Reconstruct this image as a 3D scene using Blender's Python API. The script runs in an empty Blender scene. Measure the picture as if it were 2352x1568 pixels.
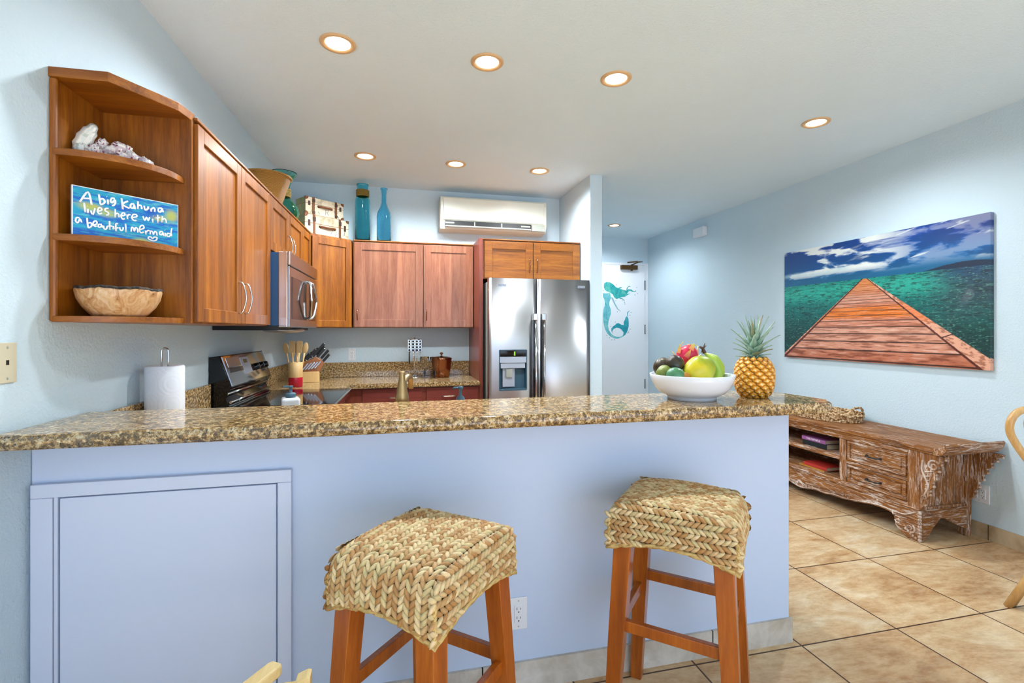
import bpy, bmesh, math, random
import numpy as np
from mathutils import Matrix, Vector

PI = math.pi
random.seed(7)
scene = bpy.context.scene
COL = scene.collection

# ---------------------------------------------------------------- camera
YAW = math.atan(268/1120)
cam = bpy.data.cameras.new('camera')
cam.sensor_width = 36
cam.lens = 1120/2352*36
cam.shift_y = -24/2352
cam.clip_start = .05
camo = bpy.data.objects.new('camera', cam)
COL.objects.link(camo)
camo.location = (0, 0, 1.38)
camo.rotation_euler = (PI/2, 0, -YAW)
scene.camera = camo

# ---------------------------------------------------------------- view, world
scene.view_settings.view_transform = 'Standard'
scene.view_settings.look = 'None'
scene.view_settings.exposure = 0.2
scene.view_settings.gamma = 1.0
world = bpy.data.worlds.new('World')
scene.world = world
world.use_nodes = True
wn = world.node_tree.nodes
bg = wn['Background']
bg.inputs[0].default_value = (.54, .72, 1.0, 1)
bg.inputs[1].default_value = 2.75

# ---------------------------------------------------------------- big lights: daylight through the glass wall behind the camera
def area(name, loc, rot, sx, sy, power, col):
    l = bpy.data.lights.new(name, 'AREA')
    l.shape = 'RECTANGLE'; l.size = sx; l.size_y = sy
    l.energy = power; l.color = col
    o = bpy.data.objects.new(name, l)
    COL.objects.link(o); o.location = loc; o.rotation_euler = rot
    return o
area('window_daylight', (1.3, -3.3, 1.4), (PI/2, 0, 0), 4.6, 2.3, 18, (.80, .89, 1.0))
sun_ = bpy.data.lights.new('sun', 'SUN'); sun_.energy = 25; sun_.color = (1, .97, .93); sun_.angle = .01
suno = bpy.data.objects.new('sun', sun_); COL.objects.link(suno)
suno.rotation_euler = (math.radians(50), 0, math.radians(8))

# ---------------------------------------------------------------- helpers
def lin(c):
    c = c/255.0
    return c/12.92 if c <= .04045 else ((c+.055)/1.055)**2.4
def rgb(r, g, b, a=1): return (lin(r), lin(g), lin(b), a)

MATS = {}
def nmat(name, rough=.5, metal=0, base=None, **kw):
    m = bpy.data.materials.new(name); m.use_nodes = True
    nt = m.node_tree; p = nt.nodes['Principled BSDF']
    p.inputs['Roughness'].default_value = rough
    p.inputs['Metallic'].default_value = metal
    if base: p.inputs['Base Color'].default_value = base
    for k, v in kw.items(): p.inputs[k.replace('_', ' ')].default_value = v
    MATS[name] = m
    return m, nt, p
def coords(nt, scale=(1, 1, 1), kind='Object', rot=(0, 0, 0)):
    tc = nt.nodes.new('ShaderNodeTexCoord'); mp = nt.nodes.new('ShaderNodeMapping')
    nt.links.new(tc.outputs[kind], mp.inputs[0])
    mp.inputs['Scale'].default_value = scale; mp.inputs['Rotation'].default_value = rot
    return mp.outputs[0]
def noise(nt, vec, scale=5, detail=4, rough=.5, dist=0):
    n = nt.nodes.new('ShaderNodeTexNoise')
    n.inputs['Scale'].default_value = scale; n.inputs['Detail'].default_value = detail
    n.inputs['Roughness'].default_value = rough; n.inputs['Distortion'].default_value = dist
    nt.links.new(vec, n.inputs['Vector']); return n.outputs['Fac']
def ramp(nt, fac, stops):
    r = nt.nodes.new('ShaderNodeValToRGB'); e = r.color_ramp.elements
    while len(e) < len(stops): e.new(.5)
    for i, (p, c) in enumerate(stops): e[i].position = p; e[i].color = c
    nt.links.new(fac, r.inputs[0]); return r.outputs[0]
def mix(nt, fac, a, b, mode='MIX'):
    m = nt.nodes.new('ShaderNodeMix'); m.data_type = 'RGBA'; m.blend_type = mode
    if isinstance(fac, (int, float)): m.inputs[0].default_value = fac
    else: nt.links.new(fac, m.inputs[0])
    for k, v in ((6, a), (7, b)):
        if isinstance(v, tuple): m.inputs[k].default_value = v
        else: nt.links.new(v, m.inputs[k])
    return m.outputs[2]
def bump(nt, p, h, strength=.3, dist=.01):
    b = nt.nodes.new('ShaderNodeBump'); b.inputs['Strength'].default_value = strength
    b.inputs['Distance'].default_value = dist
    nt.links.new(h, b.inputs['Height']); nt.links.new(b.outputs[0], p.inputs['Normal'])

def plaster(name, c, bscale=80, bs=.6, rough=.75):
    m, nt, p = nmat(name, rough)
    v = coords(nt)
    n = noise(nt, v, 1.6, 3, .5)
    nt.links.new(ramp(nt, n, [(.3, tuple(x*.97 for x in c[:3])+(1,)), (.7, c)]), p.inputs['Base Color'])
    bump(nt, p, noise(nt, v, bscale, 5, .6), bs, .006)
    return m
plaster('wall_paint', rgb(205, 225, 236))
plaster('bar_paint', rgb(196, 212, 238), 30, .12, .6)
plaster('ceiling_paint', rgb(222, 241, 253), 75, .6, .8)
nmat('white_paint', .4, 0, rgb(232, 236, 242))
nmat('panel_paint', .45, 0, rgb(204, 214, 236))
nmat('seam_dark', .8, 0, rgb(40, 38, 36))

def wood(name, cols, axis='z', rough=.40, fine=34, coat=.06, gs=1.0, planks=0):
    m, nt, p = nmat(name, rough)
    p.inputs['Coat Weight'].default_value = coat; p.inputs['Coat Roughness'].default_value = .18
    s = {'x': (1.2, 16, 16), 'y': (16, 1.2, 16), 'z': (16, 16, 1.2)}[axis]
    v = coords(nt, tuple(q*gs for q in s))
    n1 = noise(nt, v, 1.3, 5, .6, .8)
    col = ramp(nt, n1, [(.25, cols[0]), (.5, cols[1]), (.75, cols[2])])
    if planks:
        s2 = {'x': (.01, planks, planks), 'y': (planks, .01, planks), 'z': (planks, planks, .01)}[axis]
        v2 = coords(nt, s2)
        vo = nt.nodes.new('ShaderNodeTexVoronoi'); vo.inputs['Scale'].default_value = 1
        nt.links.new(v2, vo.inputs['Vector'])
        bw = nt.nodes.new('ShaderNodeSeparateColor'); nt.links.new(vo.outputs['Color'], bw.inputs[0])
        tone = ramp(nt, bw.outputs[0], [(0, (.74, .74, .74, 1)), (1, (1.12, 1.12, 1.12, 1))])
        col = mix(nt, 1.0, col, tone, 'MULTIPLY')
    n2 = noise(nt, v, fine/4, 3, .7)
    col = mix(nt, .25, col, ramp(nt, n2, [(.35, cols[0]), (.7, cols[2])]))
    nt.links.new(col, p.inputs['Base Color'])
    bump(nt, p, n2, .06, .002)
    return m
CH = (rgb(98, 46, 4), rgb(150, 84, 12), rgb(186, 116, 26))
wood('cherry_z', CH, 'z', planks=7); wood('cherry_x', CH, 'x', planks=7); wood('cherry_y', CH, 'y', planks=7)
CB = (rgb(120, 66, 44), rgb(152, 94, 68), rgb(180, 124, 94))  # same cherry, window glare on the back doors mixed into the colour
wood('cherry_glare_z', CB, 'z', planks=7, rough=.3); wood('cherry_glare_x', CB, 'x', rough=.3)
wood('cherry_dark', (rgb(92, 40, 34), rgb(122, 54, 46), rgb(142, 70, 58)), 'x', .3)
wood('cherry_dark_z', (rgb(98, 44, 34), rgb(130, 62, 48), rgb(150, 78, 60)), 'z', .3)
wood('stool_wood', (rgb(128, 56, 6), rgb(168, 84, 12), rgb(194, 108, 28)), 'z', .3, coat=.4)
wood('bamboo', (rgb(196, 154, 92), rgb(216, 178, 118), rgb(230, 198, 142)), 'z', .45)
wood('pale_chair_wood', (rgb(190, 158, 98), rgb(212, 184, 124), rgb(224, 200, 146)), 'y', .5)
wood('oiled_block', (rgb(120, 70, 36), rgb(150, 92, 50), rgb(170, 110, 62)), 'z', .4)

def weathered(name, axis, th=.505, k=1.0):
    m, nt, p = nmat(name, .62)
    s = {'x': (2.6, 24, 24), 'y': (24, 2.6, 24), 'z': (24, 24, 2.6)}[axis]
    v = coords(nt, s)
    col = ramp(nt, noise(nt, v, 1.6, 5, .6, .6), [(.25, rgb(84, 46, 12)), (.5, rgb(136, 82, 26)), (.75, rgb(164, 110, 48))])
    f = ramp(nt, noise(nt, v, 3.2, 8, .72, 1.2), [(th, (0, 0, 0, 1)), (th+.07, (k, k, k, 1))])
    f2 = ramp(nt, noise(nt, coords(nt), 5, 3, .6), [(.36, (.25, .25, .25, 1)), (.60, (.95, .95, .95, 1))])
    fm = nt.nodes.new('ShaderNodeMath'); fm.operation = 'MULTIPLY'
    nt.links.new(f, fm.inputs[0]); nt.links.new(f2, fm.inputs[1])
    nt.links.new(mix(nt, fm.outputs[0], col, rgb(222, 210, 200)), p.inputs['Base Color'])
    bump(nt, p, noise(nt, v, 4, 6, .7), .35, .004)
for a in 'xyz': weathered('weathered_'+a, a)
weathered('weathered_top', 'y', .53, .6); weathered('weathered_carved', 'z', .40)

def granite(name, rough=.06):
    m, nt, p = nmat(name, rough)
    v = coords(nt)
    n0 = noise(nt, v, 9, 3, .6, .5)
    n1 = noise(nt, v, 74, 6, .74, .25)
    n2 = noise(nt, v, 120, 4, .7)
    base = ramp(nt, n0, [(.3, rgb(156, 128, 82)), (.5, rgb(196, 162, 104)), (.7, rgb(190, 178, 152))])
    c1 = ramp(nt, n1, [(.38, rgb(30, 24, 22)), (.46, rgb(98, 70, 42)), (.52, rgb(192, 150, 88)), (.60, rgb(226, 208, 170))])
    c = mix(nt, .80, base, c1)
    k = ramp(nt, n2, [(.38, (1, 1, 1, 1)), (.45, (0, 0, 0, 1))])
    c = mix(nt, k, c, rgb(52, 50, 50))
    nt.links.new(c, p.inputs['Base Color'])
    p.inputs['Specular IOR Level'].default_value = .65
    return m
granite('granite')

def tile(name, pitch=(.5265, .59), origin=(1.734, 1.785), grout=.0075, wall=False):
    m, nt, p = nmat(name, .32)
    tc = nt.nodes.new('ShaderNodeTexCoord')
    sep = nt.nodes.new('ShaderNodeSeparateXYZ'); nt.links.new(tc.outputs['Object'], sep.inputs[0])
    def edge(out, o, per):
        a = nt.nodes.new('ShaderNodeMath'); a.operation = 'SUBTRACT'; nt.links.new(out, a.inputs[0]); a.inputs[1].default_value = o-per*40
        d = nt.nodes.new('ShaderNodeMath'); d.operation = 'DIVIDE'; nt.links.new(a.outputs[0], d.inputs[0]); d.inputs[1].default_value = per
        f = nt.nodes.new('ShaderNodeMath'); f.operation = 'FRACT'; nt.links.new(d.outputs[0], f.inputs[0])
        fl = nt.nodes.new('ShaderNodeMath'); fl.operation = 'FLOOR'; nt.links.new(d.outputs[0], fl.inputs[0])
        s = nt.nodes.new('ShaderNodeMath'); s.operation = 'SUBTRACT'; nt.links.new(f.outputs[0], s.inputs[0]); s.inputs[1].default_value = .5
        ab = nt.nodes.new('ShaderNodeMath'); ab.operation = 'ABSOLUTE'; nt.links.new(s.outputs[0], ab.inputs[0])
        g = nt.nodes.new('ShaderNodeMath'); g.operation = 'GREATER_THAN'; nt.links.new(ab.outputs[0], g.inputs[0]); g.inputs[1].default_value = .5-grout/2/per
        return g.outputs[0], fl.outputs[0]
    gx, fx = edge(sep.outputs[0], origin[0], pitch[0])
    gy, fy = edge(sep.outputs[2 if wall else 1], origin[1], pitch[1])
    mx = nt.nodes.new('ShaderNodeMath'); mx.operation = 'MAXIMUM'; nt.links.new(gx, mx.inputs[0]); nt.links.new(gy, mx.inputs[1])
    cb = nt.nodes.new('ShaderNodeCombineXYZ'); nt.links.new(fx, cb.inputs[0]); nt.links.new(fy, cb.inputs[1])
    wn_ = nt.nodes.new('ShaderNodeTexWhiteNoise'); nt.links.new(cb.outputs[0], wn_.inputs['Vector'])
    ad = nt.nodes.new('ShaderNodeVectorMath'); ad.operation = 'MULTIPLY_ADD'
    nt.links.new(wn_.outputs['Color'], ad.inputs[0]); ad.inputs[1].default_value = (9, 9, 9); nt.links.new(tc.outputs['Object'], ad.inputs[2])
    mp = nt.nodes.new('ShaderNodeMapping'); nt.links.new(ad.outputs[0], mp.inputs[0])
    mp.inputs['Rotation'].default_value = (0, 0, .35); mp.inputs['Scale'].default_value = (.55, 1.3, 1)
    n1 = noise(nt, mp.outputs[0], 3.6, 8, .68, .8)
    col = ramp(nt, n1, [(.34, rgb(160, 112, 66)), (.45, rgb(196, 154, 106)), (.56, rgb(218, 190, 148)), (.68, rgb(230, 216, 190))])
    n3 = noise(nt, mp.outputs[0], 26, 6, .7)
    col = mix(nt, .35, col, ramp(nt, n3, [(.35, rgb(164, 118, 76)), (.6, rgb(224, 202, 166))]))
    col = mix(nt, mx.outputs[0], col, rgb(70, 44, 26))
    nt.links.new(col, p.inputs['Base Color'])
    bump(nt, p, mx.outputs[0], -.3, .002)
    return m
tile('floor_tile')
m_, nt_, p_ = nmat('base_tile', .4)
nt_.links.new(ramp(nt_, noise(nt_, coords(nt_), 7, 8, .65, .5), [(.32, rgb(176, 166, 150)), (.65, rgb(214, 210, 202))]), p_.inputs['Base Color'])
m_, nt_, p_ = nmat('base_tile_tan', .4)
nt_.links.new(ramp(nt_, noise(nt_, coords(nt_), 7, 8, .65, .5), [(.32, rgb(160, 136, 104)), (.65, rgb(196, 176, 144))]), p_.inputs['Base Color'])

m_, nt_, p_ = nmat('stainless', .28, 1.0, rgb(196, 198, 202)); p_.inputs['Anisotropic'].default_value = .8; p_.inputs['Anisotropic Rotation'].default_value = .25
v_ = coords(nt_, (60, 60, .6)); bump(nt_, p_, noise(nt_, v_, 3, 3), .015, .002)
nmat('chrome', .08, 1, rgb(215, 216, 220))
nmat('nickel', .28, 1, rgb(190, 180, 164))
nmat('brass_nickel', .3, 1, rgb(176, 146, 100))
nmat('bronze_metal', .18, 1, rgb(150, 98, 70))
nmat('dark_bronze', .4, .7, rgb(92, 66, 36))
nmat('black_gloss', .06, 0, rgb(12, 13, 16))
nmat('black_matte', .45, 0, rgb(22, 22, 24))
nmat('blue_side', .35, 0, rgb(24, 66, 104))
nmat('dark_glass', .08, 0, rgb(46, 36, 34))
nmat('white_plastic', .35, 0, rgb(228, 232, 238))
nmat('cream_plastic', .4, 0, rgb(206, 198, 172))
nmat('aircon_plastic', .35, 0, rgb(222, 226, 214))
nmat('grey_plastic', .4, 0, rgb(160, 166, 158))
nmat('grey_blue', .3, 0, rgb(60, 96, 116))
nmat('ceramic', .12, 0, rgb(226, 232, 242))
m_, nt_, p_ = nmat('paper', .85, 0, rgb(236, 240, 248))
w_ = nt_.nodes.new('ShaderNodeTexWave'); w_.wave_type = 'RINGS'; w_.rings_direction = 'SPHERICAL'; w_.inputs['Scale'].default_value = 2.2
mpv = nt_.nodes.new('ShaderNodeVectorMath'); mpv.operation = 'FRACTION'; nt_.links.new(coords(nt_, (14, 14, 11)), mpv.inputs[0])
mp2 = nt_.nodes.new('ShaderNodeVectorMath'); mp2.operation = 'SUBTRACT'; nt_.links.new(mpv.outputs[0], mp2.inputs[0]); mp2.inputs[1].default_value = (.5, .5, .5)
nt_.links.new(mp2.outputs[0], w_.inputs['Vector']); bump(nt_, p_, w_.outputs['Fac'], .22, .002)
nmat('red_gloss', .2, 0, rgb(178, 14, 42))
nmat('leather', .5, 0, rgb(128, 74, 34))
nmat('leather_dark', .5, 0, rgb(74, 46, 30))
nmat('vent_tan', .5, 0, rgb(214, 176, 130))
nmat('rope', .9, 0, rgb(128, 104, 40))
nmat('sign_white', .5, 0, rgb(244, 248, 250))
nmat('page', .8, 0, rgb(206, 196, 170))
nmat('green_led', .5, 0, rgb(150, 200, 60))
nmat('silver_grey', .35, .3, rgb(178, 188, 204))
def emis(name, c, s):
    m, nt, p = nmat(name, .5, 0, (0, 0, 0, 1))
    p.inputs['Emission Color'].default_value = c; p.inputs['Emission Strength'].default_value = s
emis('lamp_glow', (1, .90, .72, 1), 9)
emis('clock_glow', rgb(150, 210, 60), 1.2)
def glass(name, c, rough=.03, ior=1.35):
    m, nt, p = nmat(name, rough, 0, c)
    p.inputs['Transmission Weight'].default_value = 1; p.inputs['IOR'].default_value = ior
glass('glass_teal', (.36, .82, .90, 1), ior=1.18); glass('glass_blue', (.40, .80, .95, 1), ior=1.18); glass('glass_green', (.40, .86, .70, 1), ior=1.18)
glass('glass_clear', (.97, .99, 1, 1), ior=1.12); glass('glass_cobalt', (.3, .5, .95, 1), ior=1.2)

def attr_mat(name, rough=.5, coat=0, bs=0, extra=None):
    m, nt, p = nmat(name, rough)
    a = nt.nodes.new('ShaderNodeAttribute'); a.attribute_name = 'Col'
    c = a.outputs['Color']
    if extra:
        n = noise(nt, coords(nt), extra, 5, .65)
        c = mix(nt, 1.0, c, ramp(nt, n, [(.3, (.78, .76, .7, 1)), (.6, (1.05, 1.05, 1.05, 1))]), 'MULTIPLY')
    nt.links.new(c, p.inputs['Base Color'])
    p.inputs['Coat Weight'].default_value = coat; p.inputs['Coat Roughness'].default_value = .04
    return m
attr_mat('painted_art', .4, .22); attr_mat('weave', .62, 0, 0, 60); attr_mat('skin_colour', .38, .15)
attr_mat('sign_art', .4, .2)

# ---- mesh helpers
def box(bm, x0, x1, y0, y1, z0, z1, bev=0, mi=0, M=None, seg=2):
    vs = [bm.verts.new((x, y, z)) for x in (x0, x1) for y in (y0, y1) for z in (z0, z1)]
    F = [(0, 1, 3, 2), (4, 6, 7, 5), (0, 4, 5, 1), (2, 3, 7, 6), (0, 2, 6, 4), (1, 5, 7, 3)]
    fs = [bm.faces.new([vs[i] for i in f]) for f in F]
    for f in fs: f.material_index = mi
    allv = vs
    if bev > 0:
        es = list({e for f in fs for e in f.edges})
        r = bmesh.ops.bevel(bm, geom=es, offset=bev, segments=seg, profile=.5, affect='EDGES', clamp_overlap=True)
        allv = list({v for f in r['faces'] for v in f.verts} | {v for v in vs if v.is_valid})
        for f in r['faces']: f.material_index = mi
    if M is not None: bmesh.ops.transform(bm, matrix=M, verts=allv)
    return allv
def prism(bm, poly, a0, a1, axes='xyz', mi=0, bev=0, smooth=False):
    """poly in the plane of axes[0], axes[1]; extruded along axes[2] from a0 to a1"""
    ix = ['xyz'.index(c) for c in axes]
    def P(u, v, w):
        q = [0, 0, 0]; q[ix[0]] = u; q[ix[1]] = v; q[ix[2]] = w; return q
    lo = [bm.verts.new(P(u, v, a0)) for u, v in poly]; hi = [bm.verts.new(P(u, v, a1)) for u, v in poly]
    fs = [bm.faces.new(lo), bm.faces.new(hi)]
    n = len(poly)
    for i in range(n):
        f = bm.faces.new([lo[i], lo[(i+1) % n], hi[(i+1) % n], hi[i]]); f.smooth = smooth; fs.append(f)
    for f in fs: f.material_index = mi
    if bev:
        es = list({e for f in fs[:2] for e in f.edges})
        r = bmesh.ops.bevel(bm, geom=es, offset=bev, segments=3, profile=.5, affect='EDGES', clamp_overlap=True)
        for f in r['faces']: f.material_index = mi; f.smooth = True
    return lo+hi
def lathe(bm, prof, n=32, c=(0, 0, 0), mi=0, sx=1, sy=1, M=None, close=False):
    rings = []
    for r, z in prof:
        if r < 1e-6: rings.append([bm.verts.new((c[0], c[1], c[2]+z))])
        else: rings.append([bm.verts.new((c[0]+sx*r*math.cos(2*PI*i/n), c[1]+sy*r*math.sin(2*PI*i/n), c[2]+z)) for i in range(n)])
    if close: rings.append(rings[0])
    for A, B in zip(rings, rings[1:]):
        if len(A) == 1 and len(B) == 1: continue
        for i in range(n):
            j = (i+1) % n
            if len(A) == 1: f = bm.faces.new([A[0], B[j], B[i]])
            elif len(B) == 1: f = bm.faces.new([A[i], A[j], B[0]])
            else: f = bm.faces.new([A[i], A[j], B[j], B[i]])
            f.smooth = True; f.material_index = mi
    vs = list({v for R in rings for v in R})
    if M is not None: bmesh.ops.transform(bm, matrix=M, verts=vs)
    return vs
def tube(bm, pts, r=.01, n=8, mi=0, closed=False, flat=1.0):
    pts = [Vector(p) for p in pts]; m = len(pts); rings = []
    rs = r if isinstance(r, (list, tuple)) else [r]*m
    up = None
    for i, p in enumerate(pts):
        if closed: t = (pts[(i+1) % m]-pts[i-1])
        else: t = (pts[min(i+1, m-1)]-pts[max(i-1, 0)])
        t.normalize()
        if up is None:
            up = Vector((0, 0, 1)) if abs(t.z) < .9 else Vector((1, 0, 0))
        a = t.cross(up)
        if a.length < 1e-5: a = t.orthogonal()
        a.normalize(); b = a.cross(t).normalized(); up = b
        rings.append([bm.verts.new(p+(a*math.cos(2*PI*k/n)*flat+b*math.sin(2*PI*k/n))*rs[i]) for k in range(n)])
    rg = list(zip(rings, rings[1:]))
    if closed: rg.append((rings[-1], rings[0]))
    for A, B in rg:
        for k in range(n):
            f = bm.faces.new([A[k], A[(k+1) % n], B[(k+1) % n], B[k]]); f.smooth = True; f.material_index = mi
    if not closed:
        for R, rev in ((rings[0], 1), (rings[-1], 0)):
            f = bm.faces.new(R[::-1] if rev else R); f.material_index = mi
    return [v for R in rings for v in R]
def smooth_pts(pts, sub=6, closed=False):
    P = [Vector(p) for p in pts]; n = len(P); out = []
    rng = range(n) if closed else range(n-1)
    for i in rng:
        p0 = P[(i-1) % n] if closed or i > 0 else P[0]
        p1 = P[i]; p2 = P[(i+1) % n]
        p3 = P[(i+2) % n] if closed or i+2 < n else P[-1]
        for k in range(sub):
            t = k/sub
            out.append(.5*((2*p1)+(-p0+p2)*t+(2*p0-5*p1+4*p2-p3)*t*t+(-p0+3*p1-3*p2+p3)*t**3))
    if not closed: out.append(P[-1])
    return out
def blob(bm, c, r, n=24, m=16, mi=0, fn=None, M=None):
    """ellipsoid with radii r; fn(unit vector) -> scale"""
    vs = []; rows = []
    for j in range(m+1):
        th = PI*j/m
        if j in (0, m): rows.append([bm.verts.new((0, 0, math.cos(th)))])
        else: rows.append([bm.verts.new((math.sin(th)*math.cos(2*PI*i/n), math.sin(th)*math.sin(2*PI*i/n), math.cos(th))) for i in range(n)])
    for A, B in zip(rows, rows[1:]):
        for i in range(n):
            k = (i+1) % n
            if len(A) == 1: f = bm.faces.new([A[0], B[i], B[k]])
            elif len(B) == 1: f = bm.faces.new([A[i], B[0], A[k]])
            else: f = bm.faces.new([A[i], B[i], B[k], A[k]])
            f.smooth = True; f.material_index = mi
    for R in rows:
        for v in R:
            s = fn(v.co) if fn else 1
            v.co = Vector((v.co.x*r[0]*s, v.co.y*r[1]*s, v.co.z*r[2]*s))
            if M is not None: v.co = M @ v.co
            v.co += Vector(c); vs.append(v)
    return vs
def paint(bm, faces, col):
    L = bm.loops.layers.float_color.get('Col') or bm.loops.layers.float_color.new('Col')
    for f in faces:
        for l in f.loops: l[L] = col
def paint_fn(bm, fn):
    L = bm.loops.layers.float_color.get('Col') or bm.loops.layers.float_color.new('Col')
    for f in bm.faces:
        for l in f.loops: l[L] = fn(l.vert.co)
def obj(name, bm, mats, parent=None, loc=None, rot=None):
    bmesh.ops.recalc_face_normals(bm, faces=bm.faces)
    me = bpy.data.meshes.new(name); bm.to_mesh(me); bm.free()
    for mm in ([mats] if isinstance(mats, str) else mats): me.materials.append(MATS[mm])
    o = bpy.data.objects.new(name, me); COL.objects.link(o)
    if parent is not None: o.parent = parent
    if loc is not None: o.location = loc
    if rot is not None: o.rotation_euler = rot
    return o
def NB(): return bmesh.new()
def bx(name, mats, parent, *a, **k):
    bm = NB(); box(bm, *a, **k); return obj(name, bm, mats, parent)
def tag(o, label, cat, group=None, kind=None):
    o['label'] = label; o['category'] = cat
    if group: o['group'] = group
    if kind: o['kind'] = kind
    return o
def thing(name, label, cat, loc=(0, 0, 0), rotz=0, group=None):
    o = bpy.data.objects.new(name, None); COL.objects.link(o)
    o.empty_display_size = .05
    o.location = loc; o.rotation_euler = (0, 0, rotz)
    return tag(o, label, cat, group)
def struct(name, bm, mats, parent=None, loc=None, rot=None):
    o = obj(name, bm, mats, parent, loc, rot)
    if parent is None: o['kind'] = 'structure'
    return o
def copy_tree(o, parent=None):
    c = o.copy(); COL.objects.link(c)
    if parent is not None: c.parent = parent
    for ch in list(o.children): copy_tree(ch, c)
    return c

# ---------------------------------------------------------------- frames of reference
LA = math.atan(.0257)                      # the kitchen's left wall is a touch out of square
def L(off, s, z=0):                        # off = distance from the left wall, s = distance along it
    return Vector((-1.151+off*math.cos(LA)+s*math.sin(LA), -off*math.sin(LA)+s*math.cos(LA), z))
LR = -LA
def leftx(y): return -1.151+.0257*y
RA = math.atan(.0115)
def rightx(y): return 3.80+.0115*(y-1)
CEIL = 2.828; BACK = 5.09; BAR = 1.825; DOORY = 6.98
CT = .925                                   # kitchen worktop height

# ================================================================= SETTING
bm = NB(); box(bm, -1.6, 4.2, -3.4, 7.3, -.1, 0); struct('floor', bm, 'floor_tile')
bm = NB(); box(bm, -1.6, 4.2, -3.4, 7.3, CEIL, CEIL+.12); struct('ceiling', bm, 'ceiling_paint')
bm = NB(); prism(bm, [(leftx(-3.4), -3.4), (leftx(5.2), 5.2), (leftx(5.2)-.15, 5.2), (leftx(-3.4)-.15, -3.4)], 0, CEIL); struct('wall_left', bm, 'wall_paint')
bm = NB(); prism(bm, [(rightx(-3.4), -3.4), (rightx(7.2), 7.2), (rightx(7.2)+.15, 7.2), (rightx(-3.4)+.15, -3.4)], 0, CEIL); struct('wall_right', bm, 'wall_paint')
bm = NB(); box(bm, leftx(BACK), 1.753, BACK, BACK+.12, 0, CEIL); struct('wall_back', bm, 'wall_paint')
bm = NB(); box(bm, 1.753, 1.873, 4.22, 7.1, 0, CEIL, .004); struct('wall_pillar', bm, 'wall_paint')
bm = NB(); box(bm, 1.873, rightx(7)-.0, DOORY, DOORY+.12, 0, CEIL); struct('wall_hall', bm, 'wall_paint')
# half wall that carries the bar
bm = NB(); box(bm, leftx(1.9), 1.705, BAR, BAR+.14, 0, 1.043, .003); struct('wall_bar', bm, 'bar_paint')
# rear wall behind the camera with its wide glass doors
bm = NB()
for a in ((-1.3, -.95, 0, CEIL), (3.55, 3.85, 0, CEIL), (-.95, 3.55, 2.45, CEIL)): box(bm, a[0], a[1], -3.5, -3.38, a[2], a[3])
struct('wall_rear', bm, 'wall_paint')
wf = NB()
for x in (-.95, .18, 1.27, 2.40, 3.47): box(wf, x, x+.08, -3.47, -3.41, 0, 2.45)
for z in (0, 2.38): box(wf, -.95, 3.55, -3.47, -3.41, z, z+.07)
struct('window_1', wf, 'white_paint')

# baseboards of tile
def tile_base(name, m, x0, x1, y0, y1, z1, joints, along='x', rot=None, loc=None):
    bm = NB(); box(bm, x0, x1, y0, y1, 0, z1, .002)
    return struct(name, bm, m, loc=loc, rot=rot)
def base_run(name, mat, p0, p1, thick, h, joints, nrm):
    """run of tiles from p0 to p1 with open joints at the given distances; grout shows between"""
    p0 = Vector(p0); p1 = Vector(p1); d = (p1-p0); Ln = d.length; d.normalize(); nv = Vector(nrm)
    bm = NB(); cuts = [0]+joints+[Ln]
    def quad(a, b, t, z0, z1, mi, bev):
        A = p0+d*a; B = p0+d*b
        pl = [(A.x, A.y), (B.x, B.y), (B.x+nv.x*t, B.y+nv.y*t), (A.x+nv.x*t, A.y+nv.y*t)]
        prism(bm, pl, z0, z1, mi=mi)
    for a, b in zip(cuts, cuts[1:]): quad(a+.003, b-.003, thick, 0, h, 0, 0)
    quad(0, Ln, thick-.003, 0, h-.002, 1, 0)
    return struct(name, bm, [mat, 'seam_dark'])
base_run('baseboard_bar', 'base_tile', (-.30, BAR), (1.717, BAR), .012, .108, [.08, .62, 1.165, 1.61], (0, -1))
base_run('baseboard_bar_end', 'base_tile', (1.705, BAR), (1.705, BAR+.14), .012, .108, [], (1, 0))
base_run('baseboard_right', 'base_tile_tan', (rightx(-3), -3), (rightx(6.9), 6.9), .010, .10, [.09+.59*k for k in range(1, 16)], (-1, 0))
bm = NB(); prism(bm, [(leftx(-3.3), -3.3), (leftx(1.6), 1.6), (leftx(1.6)+.01, 1.6), (leftx(-3.3)+.01, -3.3)], 0, .1); struct('baseboard_left', bm, 'base_tile')

# access panel in the bar wall: flat trim round a flush door leaf
d2 = NB(); box(d2, -1.022+.003, -.393-.003, BAR-.016, BAR, .02, .857, .002)
d2o = struct('door_2', d2, 'panel_paint')
bm = NB()
x0, x1 = leftx(1.8)+.012, -.347
box(bm, x0, -1.022-.014, BAR-.022, BAR, 0, .862, .002); box(bm, -1.034, -1.024, BAR-.017, BAR, 0, .862, .001)
box(bm, -.391, x1, BAR-.022, BAR, 0, .862, .002); box(bm, x0, x1, BAR-.022, BAR, .8625, .905, .002)
struct('trim_1', bm, 'panel_paint')

# entrance door at the end of the hall
dr = NB(); box(dr, 2.86, 3.80, DOORY-.035, DOORY, .01, 2.405, .002); dro = struct('door_1', dr, 'white_paint')
bm = NB(); box(bm, 3.803, 3.866, DOORY-.02, DOORY, 0, 2.44); box(bm, 2.79, 3.802, DOORY-.02, DOORY, 2.41, 2.44); box(bm, 2.79, 2.857, DOORY-.02, DOORY, 0, 2.409)
struct('trim_2', bm, 'white_paint')
for z in (.48, 1.33, 2.02):
    bx('hinge', 'black_matte', dro, 3.797, 3.808, DOORY-.045, DOORY-.02, z, z+.15, .002)

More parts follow.
